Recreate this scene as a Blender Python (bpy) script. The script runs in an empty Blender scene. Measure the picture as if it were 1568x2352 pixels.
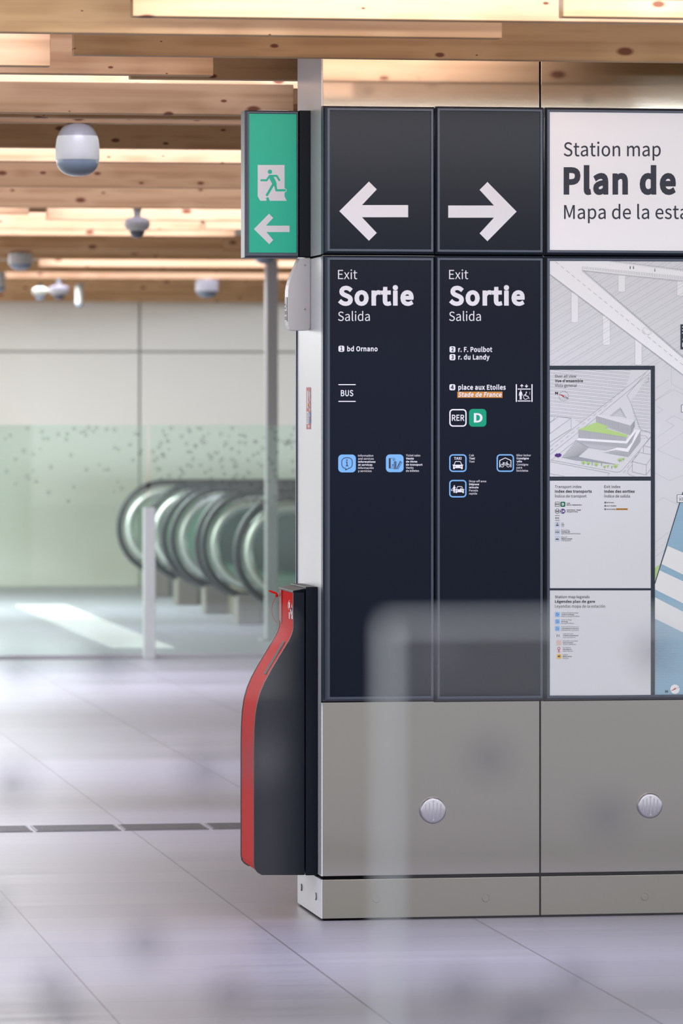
import bpy, bmesh, math, random
from mathutils import Vector

# lamp and glass settings
WORLD_K = 1.38
DAY_FILL_W = 290.0
HALL_W = 300.0
SIGN_W = 18.5
LAMP_W = 4.6
NEAR_GLOSS = 0.85
EDGE_W = 0.0011

# ------------------------------------------------------------------ camera, world, exposure
SC = bpy.context.scene
COL = SC.collection
F = 11000.0                    # focal length in pixels of the 1568 x 2352 frame
HORIZON = 950.0
YAW = math.radians(9.11)
EYE = 1.404
DIST = 13.25                   # to the front left corner of the column, which is the world origin
FWD = Vector((math.sin(YAW), math.cos(YAW), 0))
RGT = Vector((math.cos(YAW), -math.sin(YAW), 0))
UP = Vector((0, 0, 1))
CAM = -(FWD * DIST) + RGT * 0.0558 + UP * EYE
cd = bpy.data.cameras.new('camera')
cd.sensor_width = 36.0
cd.lens = F / 2352.0 * 36.0
cd.shift_y = -(1176.0 - HORIZON) / 2352.0
cd.clip_start = 0.1
cd.clip_end = 200
cd.dof.use_dof = True
cd.dof.focus_distance = DIST + 0.03
cd.dof.aperture_fstop = cd.lens / 25.0
cam = bpy.data.objects.new('camera', cd)
COL.objects.link(cam)
cam.location = CAM
cam.rotation_euler = (math.radians(90), 0, -YAW)
SC.camera = cam

world = bpy.data.worlds.new('world')
SC.world = world
world.use_nodes = True
wb = world.node_tree.nodes['Background']
wb.inputs[0].default_value = (0.96, 0.97, 1.0, 1)
wb.inputs[1].default_value = WORLD_K
SC.view_settings.view_transform = 'Standard'
SC.view_settings.look = 'None'
SC.view_settings.gamma = 1.0
SC.view_settings.use_curve_mapping = False
SC.view_settings.exposure = 0.0


def lin(c):
    return tuple(((v / 255.0) / 12.92 if v / 255.0 <= 0.04045 else ((v / 255.0 + 0.055) / 1.055) ** 2.4) for v in c)


def area_light(name, loc, target, sx, sy, watts, color, spread=math.pi):
    l = bpy.data.lights.new(name, 'AREA')
    l.shape = 'RECTANGLE'
    l.size, l.size_y = sx, sy
    l.energy = watts
    l.color = color
    l.spread = spread
    o = bpy.data.objects.new(name, l)
    COL.objects.link(o)
    o.location = loc
    d = Vector(target) - Vector(loc)
    o.rotation_euler = d.to_track_quat('-Z', 'Y').to_euler()
    return o


WARM = (0.95, 0.94, 1.33)
# daylight stand-in: area light added left of the column, opening unseen
area_light('daylight_fill', (-9.0, 14.0, 1.6), (0, 14.0, 1.2), 22.0, 2.4, DAY_FILL_W, (0.93, 0.97, 1.0))
# strip in the ceiling of the open side, washing the signs from above
area_light('strip_light', (0.7, -2.95, 2.37), (0.7, 0, 1.9), 4.5, 0.05, SIGN_W, (1.0, 1.0, 1.0), math.radians(120))
# down lights of the low hall, level with the lower edges of the ceiling boards
for x, y, k in ((-3.5, 2.5, 0.15), (-3.5, 6.5, 0.95), (-3.5, 11.5, 1.5), (-3.5, 16.0, 1.3), (-2.5, 21.2, 2.8)):
    area_light('hall_light', (x, y, 2.33), (x, y, 0), 8.0, 1.6, HALL_W * k, (0.95, 0.98, 1.0))


# ------------------------------------------------------------------ pixel of the photograph -> point of the place
def ray(px, py):
    return FWD + RGT * ((px - 784.0) / F) + UP * ((HORIZON - py) / F)


def on_y(px, py, y):           # on the upright plane of that y (parallel to the column front)
    r = ray(px, py)
    return CAM + r * ((y - CAM.y) / r.y)


def on_x(px, py, x):           # on the upright plane of that x (parallel to the column side)
    r = ray(px, py)
    return CAM + r * ((x - CAM.x) / r.x)


def on_floor(px, py, z=0.0):
    r = ray(px, py)
    return CAM + r * ((z - CAM.z) / r.z)


def at_depth(px, py, depth):
    return CAM + ray(px, py) * depth


# ------------------------------------------------------------------ objects
def props(o, label=None, cat=None, group=None, kind=None):
    for k, v in (('label', label), ('category', cat), ('group', group), ('kind', kind)):
        if v:
            o[k] = v
    return o


def thing(name, label, cat, loc=(0, 0, 0), group=None):
    o = bpy.data.objects.new(name, None)
    o.empty_display_size = 0.05
    COL.objects.link(o)
    o.location = loc
    return props(o, label, cat, group, 'thing')


def link(name, me, mat, parent=None, smooth=False):
    o = bpy.data.objects.new(name, me)
    COL.objects.link(o)
    if mat is not None:
        me.materials.append(mat)
    if smooth:
        for p in me.polygons:
            p.use_smooth = True
    if parent is not None:
        o.parent = parent
        l = parent.location.copy()
        q = parent.parent
        while q:
            l += q.location
            q = q.parent
        o.location = -l            # meshes are written in world coordinates
    return o


def bm_obj(name, bm, mat, parent=None, smooth=False, bevel=0.0, seg=2):
    bmesh.ops.recalc_face_normals(bm, faces=bm.faces)
    me = bpy.data.meshes.new(name)
    bm.to_mesh(me)
    bm.free()
    o = link(name, me, mat, parent, smooth)
    if bevel:
        m = o.modifiers.new('bevel', 'BEVEL')
        m.width = bevel
        m.segments = seg
        m.limit_method = 'ANGLE'
        m.angle_limit = math.radians(40)
    return o


def add_box(bm, a, b):
    x0, x1 = sorted((a[0], b[0])); y0, y1 = sorted((a[1], b[1])); z0, z1 = sorted((a[2], b[2]))
    v = [bm.verts.new(p) for p in ((x0, y0, z0), (x1, y0, z0), (x1, y1, z0), (x0, y1, z0),
                                   (x0, y0, z1), (x1, y0, z1), (x1, y1, z1), (x0, y1, z1))]
    for f in ((0, 3, 2, 1), (4, 5, 6, 7), (0, 1, 5, 4), (1, 2, 6, 5), (2, 3, 7, 6), (3, 0, 4, 7)):
        bm.faces.new([v[i] for i in f])


def box(name, a, b, mat, parent=None, bevel=0.0):
    bm = bmesh.new()
    add_box(bm, a, b)
    return bm_obj(name, bm, mat, parent, bevel=bevel)


def add_prism(bm, pts, off):
    off = Vector(off)
    a = [bm.verts.new(p) for p in pts]
    b = [bm.verts.new(Vector(p) + off) for p in pts]
    bm.faces.new(a)
    bm.faces.new(b[::-1])
    n = len(a)
    for i in range(n):
        bm.faces.new((a[i], b[i], b[(i + 1) % n], a[(i + 1) % n]))


def prism(name, pts, off, mat, parent=None, bevel=0.0):
    bm = bmesh.new()
    add_prism(bm, pts, off)
    return bm_obj(name, bm, mat, parent, bevel=bevel)


def add_lathe(bm, prof, c, axis='Z', n=40):
    c = Vector(c)
    rings = []
    for r, h in prof:
        ring = []
        for i in range(n):
            a = 2 * math.pi * i / n
            u, w = r * math.cos(a), r * math.sin(a)
            p = {'Z': (u, w, h), 'Y': (u, h, w), 'X': (h, u, w)}[axis]
            ring.append(bm.verts.new(c + Vector(p)))
        rings.append(ring)
    for k in range(len(rings) - 1):
        for i in range(n):
            bm.faces.new((rings[k][i], rings[k][(i + 1) % n], rings[k + 1][(i + 1) % n], rings[k + 1][i]))
    bm.faces.new(rings[0][::-1])
    bm.faces.new(rings[-1])


def lathe(name, prof, c, mat, parent=None, axis='Z', n=40):
    bm = bmesh.new()
    add_lathe(bm, prof, c, axis, n)
    o = bm_obj(name, bm, mat, parent, smooth=True)
    m = o.modifiers.new('edges', 'EDGE_SPLIT')
    m.split_angle = math.radians(35)
    return o


def add_tube(bm, pts, r, n=8, ry=None):
    pts = [Vector(p) for p in pts]
    rings = []
    for i, p in enumerate(pts):
        t = (pts[min(i + 1, len(pts) - 1)] - pts[max(i - 1, 0)]).normalized()
        s = Vector((0, 1, 0)) if abs(t.y) < 0.9 else Vector((1, 0, 0))
        u = t.cross(s).normalized()
        w = t.cross(u).normalized()
        rings.append([bm.verts.new(p + u * r * math.cos(2 * math.pi * k / n) + w * (ry or r) * math.sin(2 * math.pi * k / n)) for k in range(n)])
    for a, b in zip(rings, rings[1:]):
        for k in range(n):
            bm.faces.new((a[k], a[(k + 1) % n], b[(k + 1) % n], b[k]))
    bm.faces.new(rings[0][::-1])
    bm.faces.new(rings[-1])


def tube(name, pts, r, mat, parent=None, n=8, ry=None):
    bm = bmesh.new()
    add_tube(bm, pts, r, n, ry)
    return bm_obj(name, bm, mat, parent, smooth=True)


# ------------------------------------------------------------------ materials
MATS = {}


def flat(name, rgb, rough=0.5, spec=0.5, metal=0.0, coat=0.0):
    if name in MATS:
        return MATS[name]
    m = bpy.data.materials.new(name)
    m.use_nodes = True
    b = m.node_tree.nodes['Principled BSDF']
    b.inputs['Base Color'].default_value = (*lin(rgb), 1)
    b.inputs['Roughness'].default_value = rough
    b.inputs['Specular IOR Level'].default_value = spec
    b.inputs['Metallic'].default_value = metal
    b.inputs['Coat Weight'].default_value = coat
    b.inputs['Coat Roughness'].default_value = 0.08
    MATS[name] = m
    return m


def nd(m, t, **kw):
    n = m.node_tree.nodes.new(t)
    for k, v in kw.items():
        setattr(n, k, v)
    return n


def ramp(m, stops):
    r = nd(m, 'ShaderNodeValToRGB')
    e = r.color_ramp.elements
    while len(e) < len(stops):
        e.new(0.5)
    for i, (p, c) in enumerate(stops):
        e[i].position = p
        e[i].color = (*c, 1)
    return r


def wood_material(name, light, dark, knot):
    m = flat(name, light, 0.55, 0.3)
    L = m.node_tree.links.new
    b = m.node_tree.nodes['Principled BSDF']
    geo = nd(m, 'ShaderNodeNewGeometry')
    info = nd(m, 'ShaderNodeObjectInfo')
    sh = nd(m, 'ShaderNodeVectorMath', operation='SCALE'); sh.inputs[0].default_value = (37.0, 11.0, 5.0)
    L(info.outputs['Random'], sh.inputs['Scale'])
    pos = nd(m, 'ShaderNodeVectorMath', operation='ADD')
    L(geo.outputs['Position'], pos.inputs[0]); L(sh.outputs[0], pos.inputs[1])
    # knots: oval cells on the broad faces of the board
    px = nd(m, 'ShaderNodeSeparateXYZ'); L(pos.outputs[0], px.inputs[0])
    kx = nd(m, 'ShaderNodeMath', operation='MULTIPLY'); kx.inputs[1].default_value = 4.6; L(px.outputs[0], kx.inputs[0])
    kz = nd(m, 'ShaderNodeMath', operation='MULTIPLY'); kz.inputs[1].default_value = 9.5; L(px.outputs[2], kz.inputs[0])
    ks = nd(m, 'ShaderNodeCombineXYZ'); L(kx.outputs[0], ks.inputs[0]); L(kz.outputs[0], ks.inputs[1])
    vo = nd(m, 'ShaderNodeTexVoronoi', voronoi_dimensions='2D'); vo.inputs['Scale'].default_value = 1.0
    L(ks.outputs[0], vo.inputs['Vector'])
    sep = nd(m, 'ShaderNodeSeparateColor'); L(vo.outputs['Color'], sep.inputs[0])
    size = nd(m, 'ShaderNodeMapRange'); size.inputs[1].default_value = 0.22; size.inputs[2].default_value = 1.0
    size.inputs[3].default_value = 0.02; size.inputs[4].default_value = 0.15
    L(sep.outputs[0], size.inputs[0])
    dv = nd(m, 'ShaderNodeMath', operation='DIVIDE'); L(vo.outputs['Distance'], dv.inputs[0]); L(size.outputs[0], dv.inputs[1])
    kn = ramp(m, [(0.55, (1, 1, 1)), (1.0, (0, 0, 0))]); L(dv.outputs[0], kn.inputs[0])
    halo = nd(m, 'ShaderNodeMapRange'); halo.inputs[1].default_value = 0.0; halo.inputs[2].default_value = 0.42
    halo.inputs[3].default_value = 0.24; halo.inputs[4].default_value = 0.0
    L(vo.outputs['Distance'], halo.inputs[0])
    # grain: long streaks bent round the knots
    gs = nd(m, 'ShaderNodeVectorMath', operation='MULTIPLY'); gs.inputs[1].default_value = (0.9, 6.0, 30.0)
    L(pos.outputs[0], gs.inputs[0])
    no = nd(m, 'ShaderNodeTexNoise'); no.inputs['Scale'].default_value = 1.0; no.inputs['Detail'].default_value = 3.0
    L(gs.outputs[0], no.inputs['Vector'])
    ad = nd(m, 'ShaderNodeMath', operation='ADD'); L(no.outputs[0], ad.inputs[0]); L(halo.outputs[0], ad.inputs[1])
    wv = nd(m, 'ShaderNodeMath', operation='MULTIPLY'); wv.inputs[1].default_value = 7.0; L(ad.outputs[0], wv.inputs[0])
    sn = nd(m, 'ShaderNodeMath', operation='SINE'); L(wv.outputs[0], sn.inputs[0])
    # wood joints / board to board tone
    tone = nd(m, 'ShaderNodeMapRange'); tone.inputs[3].default_value = -0.16; tone.inputs[4].default_value = 0.16
    L(info.outputs['Random'], tone.inputs[0])
    mr = nd(m, 'ShaderNodeMapRange'); mr.inputs[1].default_value = -1; mr.inputs[2].default_value = 1
    mr.inputs[3].default_value = 0.05; mr.inputs[4].default_value = 0.75
    L(sn.outputs[0], mr.inputs[0])
    t2 = nd(m, 'ShaderNodeMath', operation='ADD'); L(mr.outputs[0], t2.inputs[0]); L(tone.outputs[0], t2.inputs[1])
    cr = ramp(m, [(0.0, lin(light)), (1.0, lin(dark))]); L(t2.outputs[0], cr.inputs[0])
    mx = nd(m, 'ShaderNodeMix', data_type='RGBA'); L(kn.outputs[0], mx.inputs['Factor'])
    L(cr.outputs[0], mx.inputs['A']); mx.inputs['B'].default_value = (*lin(knot), 1)
    L(mx.outputs['Result'], b.inputs['Base Color'])
    return m


def steel_material(name, rgb, rough, streak=0.06, scale=(3.0, 3.0, 900.0)):
    m = flat(name, rgb, rough, 0.5, 1.0)
    L = m.node_tree.links.new
    b = m.node_tree.nodes['Principled BSDF']
    geo = nd(m, 'ShaderNodeNewGeometry')
    v = nd(m, 'ShaderNodeVectorMath', operation='MULTIPLY'); v.inputs[1].default_value = scale
    L(geo.outputs['Position'], v.inputs[0])
    no = nd(m, 'ShaderNodeTexNoise'); no.inputs['Scale'].default_value = 1.0; no.inputs['Detail'].default_value = 2.0
    L(v.outputs[0], no.inputs['Vector'])
    r = nd(m, 'ShaderNodeMapRange'); r.inputs[3].default_value = rough - streak; r.inputs[4].default_value = rough + streak
    L(no.outputs[0], r.inputs[0]); L(r.outputs[0], b.inputs['Roughness'])
    return m


def glass_material(name, tint, gloss, haze=0.0):
    m = bpy.data.materials.new(name)
    m.use_nodes = True
    nt = m.node_tree
    for n in list(nt.nodes):
        if n.type == 'BSDF_PRINCIPLED':
            nt.nodes.remove(n)
    out = nt.nodes['Material Output']
    tr = nd(m, 'ShaderNodeBsdfTransparent'); tr.inputs[0].default_value = (*tint, 1)
    gl = nd(m, 'ShaderNodeBsdfGlossy'); gl.inputs['Roughness'].default_value = 0.02
    lw = nd(m, 'ShaderNodeFresnel'); lw.inputs['IOR'].default_value = 1.5
    m0 = nd(m, 'ShaderNodeMath', operation='MULTIPLY', use_clamp=True); m0.inputs[1].default_value = gloss
    nt.links.new(lw.outputs[0], m0.inputs[0])
    mr = nd(m, 'ShaderNodeMath', operation='MINIMUM'); mr.inputs[1].default_value = 0.08
    nt.links.new(m0.outputs[0], mr.inputs[0])
    mx = nd(m, 'ShaderNodeMixShader')
    nt.links.new(mr.outputs[0], mx.inputs[0]); nt.links.new(tr.outputs[0], mx.inputs[1]); nt.links.new(gl.outputs[0], mx.inputs[2])
    last = mx
    if haze:
        df = nd(m, 'ShaderNodeBsdfDiffuse'); df.inputs[0].default_value = (0.8, 0.8, 0.8, 1)
        m2 = nd(m, 'ShaderNodeMixShader'); m2.inputs[0].default_value = haze
        nt.links.new(mx.outputs[0], m2.inputs[1]); nt.links.new(df.outputs[0], m2.inputs[2])
        last = m2
    nt.links.new(last.outputs[0], out.inputs[0])
    return m


def veil(name, rgb, alpha):     # a printed dot on glass: thin ink that lets part of the light through
    m = bpy.data.materials.new(name)
    m.use_nodes = True
    b = m.node_tree.nodes['Principled BSDF']
    b.inputs['Base Color'].default_value = (*lin(rgb), 1)
    b.inputs['Roughness'].default_value = 0.6
    b.inputs['Alpha'].default_value = alpha
    return m


WOOD = wood_material('spruce_wood', (203, 165, 120), (160, 119, 76), (118, 70, 44))
STEEL = steel_material('brushed_stainless_steel', (174, 170, 160), 0.07, 0.03)
STEEL_LOW = steel_material('satin_stainless_steel', (150, 146, 136), 0.38)
WHITE = flat('white_satin_panel', (214, 218, 224), 0.28, 0.5)
DARK_GAP = flat('dark_recess', (12, 12, 14), 0.9, 0.1)
FRAME = flat('slate_anodised_frame', (62, 70, 84), 0.38, 0.5, 0.35)
NAVY = flat('navy_sign_face', (14, 21, 37), 0.22, 0.12)
NAVY_FRIT = NAVY
PRINT_WHITE = flat('white_print', (228, 228, 234), 0.5, 0.2)
PAPER = flat('pale_map_print', (208, 210, 212), 0.45, 0.2)
PANEL_WHITE = flat('white_sign_face', (240, 240, 243), 0.45, 0.3)
INK = flat('dark_slate_print', (52, 56, 68), 0.5, 0.2)
BLACK_INK = flat('black_print', (24, 26, 30), 0.5, 0.2)
LINE_GREY = flat('grey_line_print', (172, 175, 178), 0.5, 0.2)
LINE_MID = flat('mid_grey_line_print', (140, 144, 148), 0.5, 0.2)
MAP_FRAME = flat('map_frame_print', (44, 53, 64), 0.45, 0.2)
BLUE = flat('light_blue_print', (120, 178, 232), 0.45, 0.2)
GREEN_LINE = flat('green_line_print', (0, 152, 112), 0.45, 0.2)
GREEN_DARK = flat('dark_green_print', (0, 104, 72), 0.45, 0.2)
ORANGE = flat('ochre_print', (200, 136, 56), 0.45, 0.2)
PURPLE = flat('purple_print', (78, 44, 122), 0.45, 0.2)
LEAF = flat('leaf_green_print', (172, 204, 128), 0.45, 0.2)
LEAF_DARK = flat('tree_green_print', (120, 168, 88), 0.45, 0.2)
SHADE = flat('grey_fill_print', (152, 156, 162), 0.45, 0.2)
FACADE = flat('facade_grey_print', (180, 183, 186), 0.45, 0.2)
WATER = flat('water_blue_print', (150, 184, 202), 0.45, 0.2)
WATER_LINE = flat('water_line_print', (116, 152, 172), 0.45, 0.2)
RED_PRINT = flat('red_print', (190, 44, 40), 0.45, 0.2)
YELLOW_PRINT = flat('yellow_print', (232, 184, 60), 0.45, 0.2)
SALMON = flat('salmon_print', (222, 168, 148), 0.45, 0.2)
BLUE_DARK = flat('deep_blue_print', (36, 74, 150), 0.45, 0.2)
ROAD = flat('road_white_print', (230, 231, 232), 0.45, 0.2)
EXIT_GREEN = flat('emergency_green', (0, 150, 122), 0.4, 0.3)
# the emergency sign is lit from inside
EXIT_GREEN.node_tree.nodes['Principled BSDF'].inputs['Emission Color'].default_value = (*lin((0, 158, 132)), 1)
EXIT_GREEN.node_tree.nodes['Principled BSDF'].inputs['Emission Strength'].default_value = 0.4
BLACK_BODY = flat('charcoal_coated_metal', (15, 22, 33), 0.45, 0.15)
RED = flat('signal_red', (214, 30, 26), 0.8, 0.04)
RED_SHADED = flat('shaded_red', (150, 10, 14), 0.5, 0.3)
GREY_METAL = flat('grey_coated_metal', (186, 184, 188), 0.36, 0.5, 0.15)
SILVER = flat('brushed_silver', (190, 188, 194), 0.3, 0.5, 0.9)
CHROME = flat('screw_metal', (200, 200, 204), 0.2, 0.5, 1.0)
CAM_WHITE = flat('white_plastic', (168, 168, 163), 0.35, 0.5)
CAM_BLUE = flat('smoked_dome', (110, 122, 134), 0.12, 0.5)
POST = flat('grey_post_metal', (150, 148, 150), 0.35, 0.5, 0.5)
RUBBER = flat('black_handrail', (16, 22, 26), 0.35, 0.4)

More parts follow.
